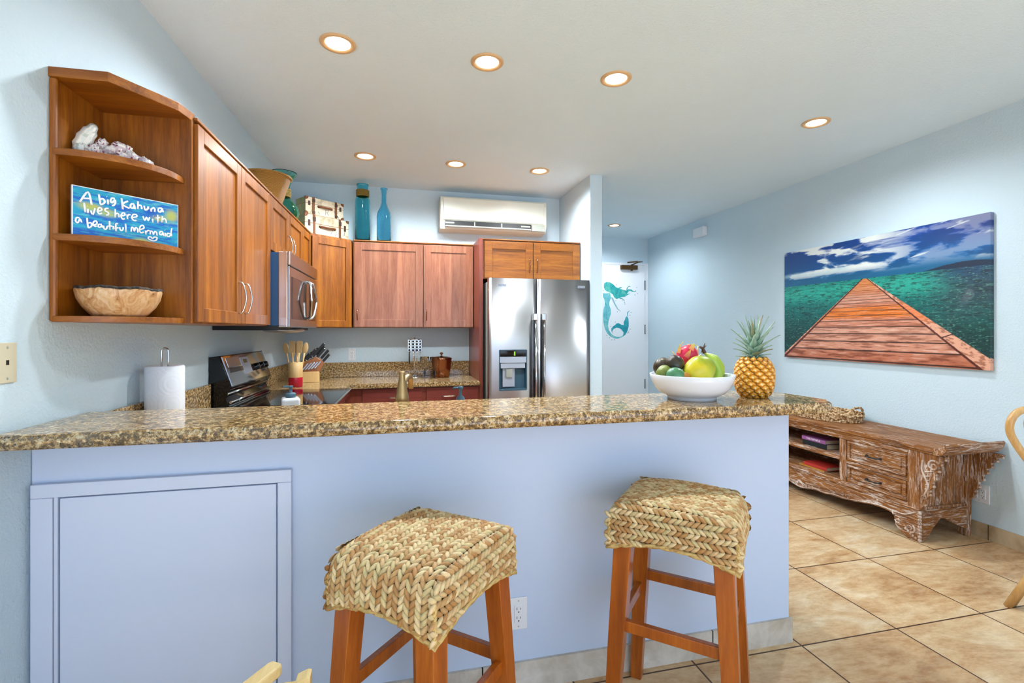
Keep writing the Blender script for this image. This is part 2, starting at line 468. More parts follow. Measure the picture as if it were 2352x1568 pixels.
SIGN_STROKES = [[(0.0234,0.1155),(0.0478,0.1542),(0.0591,0.1117)],[(0.0317,0.1296),(0.0549,0.1329)],[(0.0814,0.1543),(0.0863,0.1213),(0.0934,0.1218),(0.0999,0.1301),(0.0953,0.1399),(0.0842,0.1365)],[(0.1097,0.1411),(0.1103,0.1234)],[(0.106,0.1505),(0.107,0.15)],[(0.1327,0.1482),(0.1228,0.148),(0.1186,0.1371),(0.1242,0.1323),(0.1326,0.1441),(0.1342,0.1344),(0.1291,0.1243),(0.1225,0.123)],[(0.1546,0.155),(0.1592,0.1153)],[(0.1768,0.1487),(0.1577,0.1333),(0.1818,0.1229)],[(0.1979,0.1418),(0.1872,0.1395),(0.1853,0.1278),(0.1942,0.1264),(0.1979,0.1397),(0.2004,0.1235)],[(0.2106,0.1549),(0.2103,0.1255)],[(0.2104,0.1381),(0.2177,0.1417),(0.2231,0.1386),(0.224,0.1282)],[(0.2324,0.1426),(0.236,0.1285),(0.2435,0.131),(0.2473,0.1425)],[(0.2473,0.1425),(0.2482,0.132)],[(0.2586,0.1373),(0.2576,0.1252)],[(0.2586,0.1351),(0.2663,0.141),(0.2711,0.1376),(0.271,0.1268)],[(0.2975,0.1451),(0.2857,0.1427),(0.2846,0.1316),(0.2935,0.1311),(0.2985,0.1442),(0.3024,0.1307)],[(0.0358,0.1154),(0.0397,0.0828)],[(0.0467,0.0967),(0.0479,0.0815)],[(0.045,0.1053),(0.0458,0.1047)],[(0.0564,0.0928),(0.0623,0.0785),(0.0697,0.1032)],[(0.0773,0.094),(0.0899,0.0995),(0.0877,0.1069),(0.0806,0.1055),(0.0772,0.0931),(0.0834,0.0854),(0.0913,0.0899)],[(0.1125,0.1099),(0.1028,0.108),(0.1011,0.0997),(0.1107,0.0956),(0.1105,0.0877),(0.104,0.0854)],[(0.1339,0.1122),(0.1335,0.0819)],[(0.1336,0.092),(0.1404,0.0984),(0.1454,0.0943),(0.1461,0.0842)],[(0.1538,0.0907),(0.1658,0.0961),(0.1642,0.103),(0.1573,0.1016),(0.1529,0.0896),(0.1588,0.0804),(0.1657,0.0837)],[(0.1728,0.0995),(0.1752,0.0834)],[(0.1745,0.0936),(0.1798,0.1008),(0.1859,0.0999)],[(0.1903,0.0913),(0.2064,0.0974),(0.2047,0.1045),(0.1939,0.1024),(0.1894,0.0901),(0.1973,0.0821),(0.2054,0.0846)],[(0.2284,0.1036),(0.2348,0.0888),(0.2414,0.1018),(0.2469,0.0899),(0.2527,0.1038)],[(0.2632,0.0993),(0.264,0.0853)],[(0.2653,0.1109),(0.2663,0.1102)],[(0.2816,0.1179),(0.2825,0.0874)],[(0.2738,0.1044),(0.2914,0.1088)],[(0.2994,0.1168),(0.2973,0.0911)],[(0.2983,0.1012),(0.3063,0.1071),(0.3123,0.1037),(0.3143,0.0929)],[(0.0223,0.0614),(0.0128,0.0597),(0.0111,0.0481),(0.0175,0.0445),(0.0237,0.0579),(0.0286,0.0464)],[(0.0446,0.0655),(0.0478,0.0353),(0.0531,0.0342),(0.0593,0.0411),(0.0564,0.0503),(0.0473,0.0468)],[(0.064,0.0438),(0.0749,0.0496),(0.0728,0.059),(0.0657,0.0558),(0.0625,0.0455),(0.0686,0.0407),(0.0748,0.0417)],[(0.0907,0.0503),(0.0812,0.0487),(0.0795,0.0405),(0.0858,0.0396),(0.0907,0.0473),(0.0929,0.0388)],[(0.0954,0.0471),(0.0985,0.0357),(0.1049,0.0367),(0.1083,0.0473)],[(0.1151,0.0665),(0.1163,0.0345)],[(0.1083,0.0473),(0.1247,0.05)],[(0.128,0.0506),(0.127,0.0383)],[(0.1278,0.0591),(0.1287,0.0584)],[(0.1432,0.0613),(0.1365,0.0601),(0.1356,0.0519),(0.1362,0.0336)],[(0.1313,0.043),(0.1447,0.0473)],[(0.1482,0.0499),(0.1514,0.0391),(0.1583,0.0412),(0.1602,0.0518)],[(0.1681,0.0656),(0.1695,0.0347)],[(0.1871,0.0395),(0.189,0.0556),(0.1952,0.0534),(0.1978,0.0412),(0.2024,0.0567),(0.2087,0.0535),(0.2104,0.04)],[(0.2169,0.0516),(0.2317,0.0594),(0.2281,0.0695),(0.2189,0.0636),(0.216,0.0483),(0.2223,0.0408),(0.2316,0.0454)],[(0.2373,0.0517),(0.239,0.0368)],[(0.2391,0.0455),(0.2467,0.0531),(0.2524,0.0519)],[(0.2542,0.0391),(0.2562,0.0525),(0.2638,0.0493),(0.2657,0.0398),(0.2706,0.0525),(0.2774,0.0503),(0.2793,0.0385)],[(0.3011,0.0573),(0.2912,0.0558),(0.2892,0.0455),(0.2971,0.0445),(0.3011,0.0551),(0.3041,0.041)],[(0.3102,0.0542),(0.3101,0.0397)],[(0.3088,0.0645),(0.3098,0.0638)],[(0.3306,0.0529),(0.3193,0.0534),(0.3162,0.0439),(0.3254,0.0419),(0.3316,0.0519)],[(0.3358,0.0752),(0.3327,0.06),(0.3347,0.0444)],[(0.2636,0.0165),(0.2484,0.022),(0.2484,0.0285),(0.256,0.0307),(0.2627,0.0251),(0.2695,0.0316),(0.2793,0.0308),(0.2753,0.0203),(0.2636,0.0165)]]
MERMAID = {'body':[(3.093,1.96),(3.144,1.958),(3.213,1.972),(3.227,1.889),(3.199,1.825),(3.199,1.773),(3.227,1.71),(3.23,1.652),(3.206,1.588),(3.186,1.53),(3.179,1.46),(3.192,1.396),(3.227,1.344),(3.276,1.306),(3.331,1.29),(3.387,1.293),(3.429,1.315),(3.436,1.299),(3.401,1.28),(3.331,1.261),(3.283,1.267),(3.22,1.293),(3.165,1.345),(3.13,1.402),(3.11,1.466),(3.099,1.542),(3.096,1.619),(3.103,1.708),(3.124,1.772),(3.127,1.824),(3.113,1.874),(3.096,1.906)],'fin':[(3.429,1.315),(3.44,1.357),(3.408,1.396),(3.373,1.422),(3.324,1.431),(3.276,1.415),(3.251,1.383),(3.251,1.344),(3.234,1.383),(3.234,1.421),(3.262,1.453),(3.296,1.473),(3.324,1.499),(3.359,1.502),(3.394,1.48),(3.44,1.473),(3.443,1.525),(3.464,1.557),(3.471,1.589),(3.496,1.615),(3.52,1.577),(3.527,1.512),(3.524,1.448),(3.503,1.376),(3.471,1.325),(3.436,1.299)],'tip':[(3.496,1.615),(3.496,1.661),(3.513,1.687),(3.552,1.7),(3.52,1.674),(3.51,1.648),(3.506,1.609)],'hair':[(3.113,2.111),(3.151,2.131),(3.206,2.129),(3.262,2.101),(3.31,2.057),(3.345,2.042),(3.387,2.062),(3.415,2.053),(3.373,2.033),(3.429,2.018),(3.485,2.006),(3.52,2.029),(3.57,2.027),(3.598,2.005),(3.634,1.999),(3.655,2.022),(3.648,1.993),(3.598,1.986),(3.549,2.007),(3.52,1.991),(3.492,1.958),(3.563,1.959),(3.52,1.949),(3.464,1.912),(3.415,1.905),(3.373,1.891),(3.317,1.874),(3.283,1.896),(3.255,1.947),(3.213,1.972),(3.158,1.99),(3.124,2.015),(3.11,2.053)],'s1':[(3.485,2.006),(3.492,2.048),(3.527,2.081),(3.563,2.072),(3.52,2.065),(3.503,2.035),(3.499,2.003)],'s2':[(3.373,1.891),(3.415,1.889),(3.45,1.86),(3.461,1.828),(3.436,1.86),(3.408,1.876),(3.373,1.878)],'arm':[(3.227,1.902),(3.262,1.89),(3.296,1.813),(3.345,1.724),(3.401,1.679),(3.359,1.698),(3.331,1.717),(3.276,1.8),(3.244,1.864)]}

DOTS = [(3.307,1.848),(3.415,1.856),(3.454,1.822),(3.461,1.799),(3.63,1.944),(3.676,1.967),(3.563,1.668),(3.545,1.626),(3.3,1.518),(3.158,1.313),(3.203,1.277),(3.244,1.245),(3.286,1.245),(3.552,1.409),(3.524,1.364),(3.503,1.351),(3.227,1.45),(3.662,2.061),(3.317,2.093),(3.335,1.679),(3.096,2.002)]
from mathutils.geometry import tessellate_polygon
# mermaid silhouette on the door
ml = NB()
def poly(bm, pts, y0, y1, mi):
    vs = [bm.verts.new((x, y0, z)) for x, z in pts]
    for tri in tessellate_polygon([[Vector((x, z, 0)) for x, z in pts]]):
        f = bm.faces.new([vs[i] for i in tri]); f.material_index = mi
for k, mi in (('body', 0), ('fin', 1), ('tip', 1), ('hair', 2), ('s1', 2), ('s2', 2), ('arm', 3)):
    poly(ml, MERMAID[k], DOORY-.0365-.0004*(mi), 0, mi)
for x, z in DOTS:
    poly(ml, [(x+.006*math.cos(a*PI/4), z+.006*math.sin(a*PI/4)) for a in range(8)], DOORY-.0365, 0, 4)
def wash(name, a, b, c):
    m, nt, p = nmat(name, .6)
    n = noise(nt, coords(nt, (5, 5, 3)), 2.2, 4, .6, .8)
    nt.links.new(ramp(nt, n, [(.3, a), (.5, b), (.7, c)]), p.inputs['Base Color'])
wash('wash_body', rgb(60, 160, 170), rgb(110, 190, 200), rgb(150, 205, 190))
wash('wash_fin', rgb(10, 130, 150), rgb(20, 150, 165), rgb(90, 180, 195))
wash('wash_hair', rgb(0, 128, 138), rgb(40, 165, 165), rgb(120, 190, 165))
wash('wash_arm', rgb(120, 170, 190), rgb(150, 180, 200), rgb(130, 190, 185))
obj('mermaid_mural', ml, ['wash_body', 'wash_fin', 'wash_hair', 'wash_arm', 'grey_blue'], dro)['label'] = 'teal watercolour mermaid silhouette with flowing hair'
# door closer
cl = bx('door_closer', 'dark_bronze', dro, 3.38, 3.65, DOORY-.10, DOORY-.035, 2.33, 2.395, .006)
bm = NB(); tube(bm, [(3.56, DOORY-.07, 2.40), (3.60, DOORY-.20, 2.43), (3.74, DOORY-.06, 2.46)], .010); tube(bm, [(3.46, DOORY-.12, 2.43), (3.60, DOORY-.19, 2.44)], .011)
tube(bm, [(3.56, DOORY-.07, 2.31), (3.56, DOORY-.07, 2.41)], .018)
obj('closer_arm', bm, 'dark_bronze', cl)

# ================================================================= CEILING DOWNLIGHTS
down = [(-.281, 2.59, 'nearest row, leftmost of three'), (.481, 2.583, 'nearest row, middle of three'),
        (1.231, 2.581, 'nearest row, rightmost of three'), (2.84, 2.80, 'alone nearest the wall picture'),
        (-.242, 4.206, 'far row, in front of the blue bottles'), (.51, 4.221, 'far row, in front of the air conditioner'),
        (1.267, 4.228, 'far row, beside the pillar wall'), (2.915, 6.165, 'farthest away, near the entrance door')]
def make_down(x, y, lab):
    t = thing('recessed_light', 'round recessed ceiling light, '+lab, 'ceiling light', (x, y, CEIL), group='recessed downlights in the ceiling')
    bm = NB(); lathe(bm, [(.088, 0), (.088, -.004), (.083, -.009), (.074, -.010), (.062, -.005), (.060, -.001)], 40); obj('trim_ring', bm, 'vent_tan', t)
    bm = NB(); lathe(bm, [(0, -.006), (.040, -.0055), (.0615, -.003), (.0615, -.001)], 32); obj('lens', bm, 'lamp_glow', t)
    l = bpy.data.lights.new('downlight', 'SPOT'); l.energy = 66; l.color = (.90, .96, 1.0); l.spot_size = 2.9; l.spot_blend = .6; l.shadow_soft_size = .06
    o = bpy.data.objects.new('downlight', l); COL.objects.link(o); o.location = (x, y, CEIL-.03)
for a in down: make_down(*a)

# ================================================================= CABINETS
def shaker(bm, x0, x1, z0, z1, th=.02, fr=.058, M=None, deep=.010):
    """door in the local xz plane, front at y=-th, back at y=0"""
    vs = []
    vs += box(bm, x0, x0+fr, -th, 0, z0, z1, .0025); vs += box(bm, x1-fr, x1, -th, 0, z0, z1, .0025)
    vs += box(bm, x0+fr, x1-fr, -th, 0, z1-fr, z1, .0025); vs += box(bm, x0+fr, x1-fr, -th, 0, z0, z0+fr, .0025)
    vs += box(bm, x0+fr-.002, x1-fr+.002, -th+deep, -.002, z0+fr-.002, z1-fr+.002)
    if M is not None: bmesh.ops.transform(bm, matrix=M, verts=[v for v in set(vs) if v.is_valid])
def arc_handle(name, parent, p, axis_len, out, mat='nickel', M=None, r=.0045):
    """bow handle: p centre on the face (local), bows outwards along -y"""
    bm = NB()
    pts = [(0, 0, -axis_len/2), (0, -out*.55, -axis_len/2+.004), (0, -out, -axis_len*.2), (0, -out*1.12, 0), (0, -out, axis_len*.2), (0, -out*.55, axis_len/2-.004), (0, 0, axis_len/2)]
    tube(bm, smooth_pts(pts, 4), r, 8)
    MM = Matrix.Translation(Vector(p))
    if M is not None: MM = M @ MM
    bmesh.ops.transform(bm, matrix=MM, verts=bm.verts)
    return obj(name, bm, mat, parent)
TURN = Matrix.Rotation(PI/2, 4, 'Z')      # local door plane -> face looking along +x

# open corner shelf on the left wall
sh = thing('open_shelf_unit', 'open cherry corner shelf with curved shelves on the left wall', 'shelf unit', L(0, 1.90, 1.41), LR)
def qshelf(z, th, full=False):
    bm = NB()
    pts = [(.012, .02)]
    R = .285
    for k in range(13):
        a = k/12*PI/2
        pts.append((.012+R*math.sin(a)**1.0*.98+0, .02+.25*(1-math.cos(a)) if not full else .02))
    pts = [(.012, .0)] + [(.012+.02+.255*math.sin(k/14*PI/2), .245*(1-math.cos(k/14*PI/2))) for k in range(15)] + [(.29, .27), (.012, .27)]
    prism(bm, pts, z-th, z, bev=.002)
    return bm
obj('shelf', qshelf(.02, .02), 'cherry_x', sh)
obj('shelf', qshelf(.29, .022), 'cherry_x', sh)
obj('shelf', qshelf(.57, .022), 'cherry_x', sh)
bm = NB(); prism(bm, [(0, 0), (.17, 0), (.30, .195), (.315, .30), (0, .30)], .802, .835, bev=.002); obj('top_board', bm, 'cherry_x', sh)
bx('wall_panel', 'cherry_z', sh, 0, .012, .018, .27, .0, .802, .001)
bx('side_panel', 'cherry_z', sh, .0, .315, .27, .288, 0, .802, .001)
bx('edge_stile', 'cherry_z', sh, 0, .022, 0, .02, 0, .802, .008)
# two-door upper cabinet
def left_cab(label, s0, s1, z0, z1, doors, name='wall_cabinet', off=.33, handles=()):
    t = thing(name, label, 'cabinet', L(0, s0, z0), LR)
    bx('body', 'cherry_z', t, .001, off-.021, 0, s1-s0, 0, z1-z0, .001)
    for i, (a, b) in enumerate(doors):
        bm = NB(); shaker(bm, a-s0+.003, b-s0-.003, .006, z1-z0-.012, M=Matrix.Translation((off-.02, 0, 0)) @ TURN)
        d = obj('door', bm, 'cherry_z', t)
        for (hi, hs, hz, hl) in handles:
            if hi == i: arc_handle('handle', d, (hs-s0, 0, hz), hl, .03, 'chrome', Matrix.Translation((off, 0, 0)) @ TURN)
    bx('top_rail', 'cherry_y', t, 0, off-.002, .001, s1-s0-.001, z1-z0, z1-z0+.012, .002)
    return t
left_cab('tall two-door cherry wall cabinet next to the open corner shelf', 2.19, 3.24, 1.41, 2.218, [(2.19, 2.71), (2.71, 3.24)], handles=[(0, 2.67, .135, .15), (1, 2.76, .135, .15)])
left_cab('short two-door cherry wall cabinet directly above the microwave', 3.243, 4.16, 1.872, 2.218, [(3.243, 3.70), (3.70, 4.16)], handles=[(0, 3.66, .09, .15), (1, 3.745, .09, .15)])
left_cab('narrow cherry wall cabinet between microwave and diagonal corner cabinet', 4.163, 4.50, 1.41, 2.218, [(4.163, 4.49)])
# diagonal corner cabinet
P1 = L(.33, 4.50); P2 = Vector((-.385, 4.762, 0)); dd = (P2-P1).normalized(); dn = Vector((dd.y, -dd.x, 0)); LD = (P2-P1).length
ang = math.atan2(dd.y, dd.x)
t = thing('corner_cabinet', 'diagonal cherry corner wall cabinet between the left and back walls', 'cabinet', (P1.x, P1.y, 1.41), ang)
inv = Matrix.Rotation(-ang, 4, 'Z')
def q(v): w = inv @ (Vector(v)-Vector((P1.x, P1.y, 0))); return (w.x, w.y)
bm = NB(); i1 = Vector((P1.x, P1.y, 0))
prism(bm, [(0.002, .0215), (LD-.002, .0215), q((P2.x-.002, BACK-.002, 0)), q((leftx(BACK)+.004, BACK-.002, 0)), q(L(.003, 4.503))], 0, .82, bev=.001)
obj('body', bm, 'cherry_z', t)
bm = NB(); shaker(bm, .012, LD-.012, .006, .796, M=Matrix.Translation((0, .02, 0)), fr=.06); obj('door', bm, 'cherry_z', t)

# back wall cabinets
def back_cab(name, label, x0, x1, z0, z1, yf, doors, mat='cherry_glare_z', handles=(), yb=BACK-.002, group=None, hmat='nickel'):
    t = thing(name, label, 'cabinet', (x0, yf, z0))
    bx('body', 'cherry_z' if mat != 'cherry_dark_z' else mat, t, .001, x1-x0-.001, .021, yb-yf, 0, z1-z0, .001)
    for i, (a, b) in enumerate(doors):
        bm = NB(); shaker(bm, a-x0+.003, b-x0-.003, .006, z1-z0-.012, M=Matrix.Translation((0, .02, 0)), fr=.07)
        d = obj('door', bm, mat, t)
        for (hi, hx, hz, hl) in handles:
            if hi == i:
                arc_handle('handle', d, (hx-x0, 0, hz), hl, .03, hmat)
    bx('top_rail', 'cherry_x', t, .001, x1-x0-.001, .001, yb-yf, z1-z0, z1-z0+.010, .002)
    return t
back_cab('wall_cabinet', 'two-door glare-tinted cherry wall cabinet on the back wall below two blue bottles', -.383, .748, 1.412, 2.222, 4.762, [(-.375, .262), (.262, .748)], handles=[(0, -.345, .12, .10), (1, .292, .12, .10)], hmat='bronze_metal')
back_cab('bridge_cabinet', 'short two-door cherry cabinet above the refrigerator', .792, 1.749, 1.868, 2.228, 4.45, [(.802, 1.272), (1.272, 1.745)], mat='cherry_x', handles=[(0, 1.235, .13, .13), (1, 1.31, .13, .13)], hmat='bronze_metal')
t = thing('refrigerator_side_panel', 'tall reddish cherry side panel left of the refrigerator', 'panel', (.752, 4.45, 0))
bx('panel', 'cherry_dark_z', t, 0, .037, .0, BACK-4.452, 0, 2.24, .002)

# kitchen base cabinets under the back worktop
t = thing('base_cabinet', 'dark red cherry base cabinet with two drawers under the back worktop', 'cabinet', (-1.015, 4.42, 0))
bx('body', 'cherry_dark_z', t, .0, 1.765, .021, BACK-4.42-.002, .10, CT-.042)
bx('toe_kick', 'black_matte', t, .0, 1.765, .08, .10, 0, .10)
for a, b, h in ((.735, 1.25, 1.015), (1.285, 1.755, 1.485)):
    bm = NB(); box(bm, a, b, 0, .02, .72, CT-.052, .003); d = obj('drawer', bm, 'cherry_dark', t)
    bm = NB(); tube(bm, smooth_pts([(h-.06, 0, .795), (h-.05, -.025, .795), (h, -.032, .795), (h+.05, -.025, .795), (h+.06, 0, .795)], 4), .005); obj('handle', bm, 'nickel', d)
    bm = NB(); shaker(bm, a, b, .12, .705, M=Matrix.Translation((0, .02, 0))); obj('door', bm, 'cherry_dark_z', t)
# base cabinets on the left wall, each side of the range
for s0, s1, lab in ((1.98, 3.195, 'cherry base cabinet on the left wall under the worktop with the paper towel'), (4.055, 4.455, 'cherry base cabinet in the far left corner under the worktop')):
    t = thing('base_cabinet', lab, 'cabinet', L(0, s0, 0), LR)
    bx('body', 'cherry_dark_z', t, .003, .60, 0.002, s1-s0-(0 if s0 < 3 else .04), .10, CT-.042); bx('toe_kick', 'black_matte', t, .003, .54, .002, s1-s0-.04, 0, .10)
    bm = NB(); shaker(bm, .02, (.60 if s0 < 3 else .34), .12, CT-.052, M=Matrix.Translation((.60, 0, 0)) @ TURN); obj('door', bm, 'cherry_dark_z', t)
t = thing('sink_cabinet', 'cherry base cabinet behind the bar wall under the sink worktop', 'cabinet', (-.45, 1.967, 0))
bx('body', 'cherry_dark_z', t, .0, 2.1, .002, .60, .10, CT-.042); bx('toe_kick', 'black_matte', t, 0, 2.1, .04, .54, 0, .10)

# ================================================================= WORKTOPS
def slab(bm, poly_, z1, th=.042, bev=.014): prism(bm, poly_, z1-th, z1, bev=bev)
# bar counter
pts = [(leftx(1.64)+.001, 1.64)]
cr = .075
pts += [(1.79-cr+cr*math.sin(a*PI/16), 1.64+cr-cr*math.cos(a*PI/16)) for a in range(9)]
pts += [(1.79, 2.04), (1.76, 2.085), (leftx(2.085)+.001, 2.085)]
bm = NB(); prism(bm, pts, 1.0435, 1.088, bev=.019)
tag(obj('bar_counter', bm, 'granite'), 'long polished brown granite bar top on the white half wall', 'counter')
# back + far corner worktop
bm = NB()
a = L(.002, 4.055); b = L(.655, 4.055); cpt = L(.655, 4.36)
prism(bm, [(a.x, a.y), (b.x, b.y), (cpt.x, 4.38), (.750, 4.38), (.750, BACK-.001), (leftx(BACK)+.002, BACK-.001)], CT-.04, CT, bev=.013)
wt = obj('worktop', bm, 'granite'); tag(wt, 'granite worktop in the far kitchen corner with knife block and ice bucket', 'counter')
bm = NB(); box(bm, leftx(BACK)+.022, .750, BACK-.022, BACK-.001, CT, 1.070, .003); obj('backsplash', bm, 'granite', wt)
bm = NB(); A = L(.002, 4.07); B = L(.022, 4.07); C2 = L(.022, BACK-.03); D2 = L(.002, BACK-.03)
prism(bm, [(A.x, A.y), (B.x, B.y), (C2.x, C2.y), (D2.x, D2.y)], CT, 1.070, bev=.003); obj('backsplash', bm, 'granite', wt)
bm = NB()
a = L(.002, 3.19); b = L(.655, 3.19)
prism(bm, [(leftx(1.97)+.002, 1.967), (1.70, 1.967), (1.70, 2.60), (L(.655, 2.6).x, 2.60), (b.x, b.y), (a.x, a.y)], CT-.04, CT, bev=.013)
w2 = obj('worktop', bm, 'granite'); tag(w2, 'lower granite sink worktop directly behind the bar, with paper towels on it', 'counter')
bm = NB(); A = L(.002, 2.10); B = L(.022, 2.10); C2 = L(.022, 3.18); D2 = L(.002, 3.18)
prism(bm, [(A.x, A.y), (B.x, B.y), (C2.x, C2.y), (D2.x, D2.y)], CT, 1.070, bev=.003); obj('backsplash', bm, 'granite', w2)

# ================================================================= RANGE
t = thing('range_cooker', 'black and steel electric range with tilted control panel against the left wall', 'stove', L(0, 3.20, 0), LR)
W_ = .85
bx('body', 'black_gloss', t, .015, .63, 0, W_, .02, .905, .003)
bx('oven_door', 'stainless', t, .63, .665, .01, W_-.01, .18, .86, .006)
bx('cooktop', 'black_gloss', t, .08, .70, -.002, W_+.0, .906, .932, .006)
bx('cooktop_rim', 'chrome', t, .695, .715, .0, W_, .895, .930, .005)
bm = NB()  # backguard: side profile in x,z
prof = [(.004, .90), (.115, .90), (.115, .935), (.085, .985), (.125, 1.045), (.062, 1.232), (.004, 1.226)]
prism(bm, prof, 0, W_, axes='xzy', bev=.004); bg_ = obj('backguard', bm, 'black_gloss', t)
nx, nz = (1.232-1.045), (.125-.062); nl = math.hypot(nx, nz); nx /= nl; nz /= nl
def onpanel(u0, u1, h0, h1, e, mat, name):
    bm = NB(); ax, az = .125, 1.045; dx, dz = (.062-.125)/.1973, (1.232-1.045)/.1973
    vs = []
    for y in (u0, u1):
        for h in (h0, h1):
            for k in (-.001, e): vs.append((ax+dx*h+nx*k, y, az+dz*h+nz*k))
    V = [bm.verts.new(v) for v in vs]
    for f in ((0, 1, 3, 2), (4, 6, 7, 5), (0, 4, 5, 1), (2, 3, 7, 6), (0, 2, 6, 4), (1, 5, 7, 3)): bm.faces.new([V[i] for i in f])
    return obj(name, bm, mat, bg_)
onpanel(.02, .83, .006, .19, .003, 'chrome', 'steel_panel')
onpanel(.06, .83, .085, .115, .005, 'dark_glass', 'button_strip')
onpanel(.30, .46, .06, .17, .006, 'silver_grey', 'display')
onpanel(.345, .41, .13, .155, .0075, 'dark_glass', 'clock')
onpanel(.06, .29, .12, .18, .0045, 'stainless', 'touch_panel')
for y in (.55, .66, .76):
    bm = NB(); lathe(bm, [(.0, .028), (.018, .028), (.022, .022), (.024, .004), (.026, 0)], 20)
    M = Matrix.Translation((.125-.0632*.45+nx*.003, y, 1.045+.187*.45+nz*.003)) @ Matrix.Rotation(PI/2-math.atan2(nz, nx), 4, 'Y')
    bmesh.ops.transform(bm, matrix=M, verts=bm.verts); obj('knob', bm, 'black_gloss', bg_)
bm = NB(); box(bm, .085, .118, .01, W_-.01, .936, .94); tube(bm, [(.117, .01, .955), (.117, W_-.01, .955)], .008); tube(bm, [(.10, .01, 1.005), (.10, W_-.01, 1.005)], .006); obj('trim_bar', bm, 'chrome', bg_)
bm = NB(); tube(bm, [(.665, .08, .80), (.715, .09, .80), (.715, W_-.09, .80), (.665, W_-.08, .80)], .011); obj('oven_handle', bm, 'chrome', t)

# ================================================================= MICROWAVE
t = thing('microwave_oven', 'stainless over-the-range microwave with two bowed handles under the short cabinet', 'microwave', L(0, 3.25, 1.385), LR)
Wm = .90; F_ = .435
bx('housing', 'blue_side', t, .004, F_-.063, 0, Wm, .028, .478, .002)
bx('underside', 'black_matte', t, .004, F_-.063, .001, Wm-.001, 0, .028, .002)
bx('front_shell', 'chrome', t, F_-.063, F_-.012, -.004, Wm+.004, .018, .484, .004)
bx('vent_strip', 'stainless', t, F_-.012, F_+.004, -.006, Wm+.006, .402, .486, .004)
bx('door', 'stainless', t, F_-.012, F_, -.004, Wm+.004, .02, .395, .004)
bx('window', 'dark_glass', t, F_, F_+.003, .055, .50, .07, .335, .001)
bx('control_panel', 'dark_glass', t, F_, F_+.002, .60, .83, .07, .34, .001)
for y, sgn in ((.50, -1), (.58, 1)):
    bm = NB()
    pts = smooth_pts([(F_, y, .085), (F_+.03, y+sgn*.015, .10), (F_+.045, y+sgn*.055, .20), (F_+.045, y+sgn*.055, .22), (F_+.03, y+sgn*.015, .33), (F_, y, .345)], 6)
    tube(bm, pts, .009, 10); obj('handle', bm, 'chrome', t)
bm = NB(); blob(bm, (.30, .45, -.001), (.13, .22, .02), 24, 8); obj('lamp_cover', bm, 'stainless', t)

# ================================================================= REFRIGERATOR
t = thing('refrigerator', 'stainless side-by-side refrigerator with ice and water dispenser', 'refrigerator', (.797, 4.19, 0))
Wf = 1.736-.797
bx('cabinet_body', 'grey_plastic', t, .02, Wf-.02, .10, .80, .02, 1.83, .004)
gx = .432
def bowed_door(x0, x1, hole=None):
    bm = NB(); n = 14; yf = lambda x: -.0-.012*math.sin(PI*(x-x0)/(x1-x0))
    xs = [x0+(x1-x0)*i/n for i in range(n+1)]
    if hole: xs = sorted(set([round(x, 5) for x in xs if min(abs(x-hole[0]), abs(x-hole[1])) > .012] + [hole[0], hole[1]]))
    zs = [.05] + ([hole[2], hole[3]] if hole else []) + [1.845]
    G = {}
    for i, x in enumerate(xs):
        for j, z in enumerate(zs): G[i, j] = bm.verts.new((x, yf(x), z))
    for i in range(len(xs)-1):
        for j in range(len(zs)-1):
            if hole and hole[0]-1e-4 <= xs[i] and xs[i+1] <= hole[1]+1e-4 and j == 1: continue
            f = bm.faces.new([G[i, j], G[i+1, j], G[i+1, j+1], G[i, j+1]]); f.smooth = True
    # returns
    bv = {}
    for i in (0, len(xs)-1):
        for j in range(len(zs)): bv[i, j] = bm.verts.new((xs[i], .08, zs[j]))
        for j in range(len(zs)-1): bm.faces.new([G[i, j], G[i, j+1], bv[i, j+1], bv[i, j]])
    for j in (0, len(zs)-1):
        bm.faces.new([G[i, j] for i in range(len(xs))] + [bv[len(xs)-1, j], bv[0, j]])
    bm.faces.new([bv[0, 0], bv[len(xs)-1, 0], bv[len(xs)-1, len(zs)-1], bv[0, len(zs)-1]])
    return obj('door', bm, 'stainless', t)
hd = (.090, .337, .86, 1.212)
d1 = bowed_door(0, gx-.004, hd); d2_ = bowed_door(gx+.004, Wf)
bm = NB()
box(bm, hd[0]-.004, hd[0]+.004, -.014, .075, hd[2], hd[3], .002); box(bm, hd[1]-.004, hd[1]+.004, -.014, .075, hd[2], hd[3], .002)
box(bm, hd[0], hd[1], -.015, .075, hd[2]-.005, hd[2]+.012, .002); box(bm, hd[0], hd[1], -.015, .075, hd[3]-.004, hd[3]+.005, .002)
box(bm, hd[0], hd[1], .055, .075, hd[2], hd[3])
dsp = obj('dispenser', bm, 'grey_blue', d1)
bx('display', 'black_gloss', dsp, hd[0]+.004, hd[1]-.004, -.016, .05, 1.155, 1.208, .002)
bx('control_strip', 'silver_grey', dsp, hd[0]+.004, hd[1]-.004, -.014, .05, 1.10, 1.153, .002)
bx('chute', 'silver_grey', dsp, hd[0]+.012, hd[1]-.012, -.006, .05, 1.052, 1.098, .003)
bx('paddle', 'silver_grey', dsp, .125, .235, .02, .055, .885, 1.05, .003)
bx('nozzle', 'grey_plastic', dsp, .152, .212, .0, .05, .97, 1.045, .005)
bx('indicator', 'clock_glow', dsp, .22, .232, -.0175, -.015, 1.163, 1.20, 0)
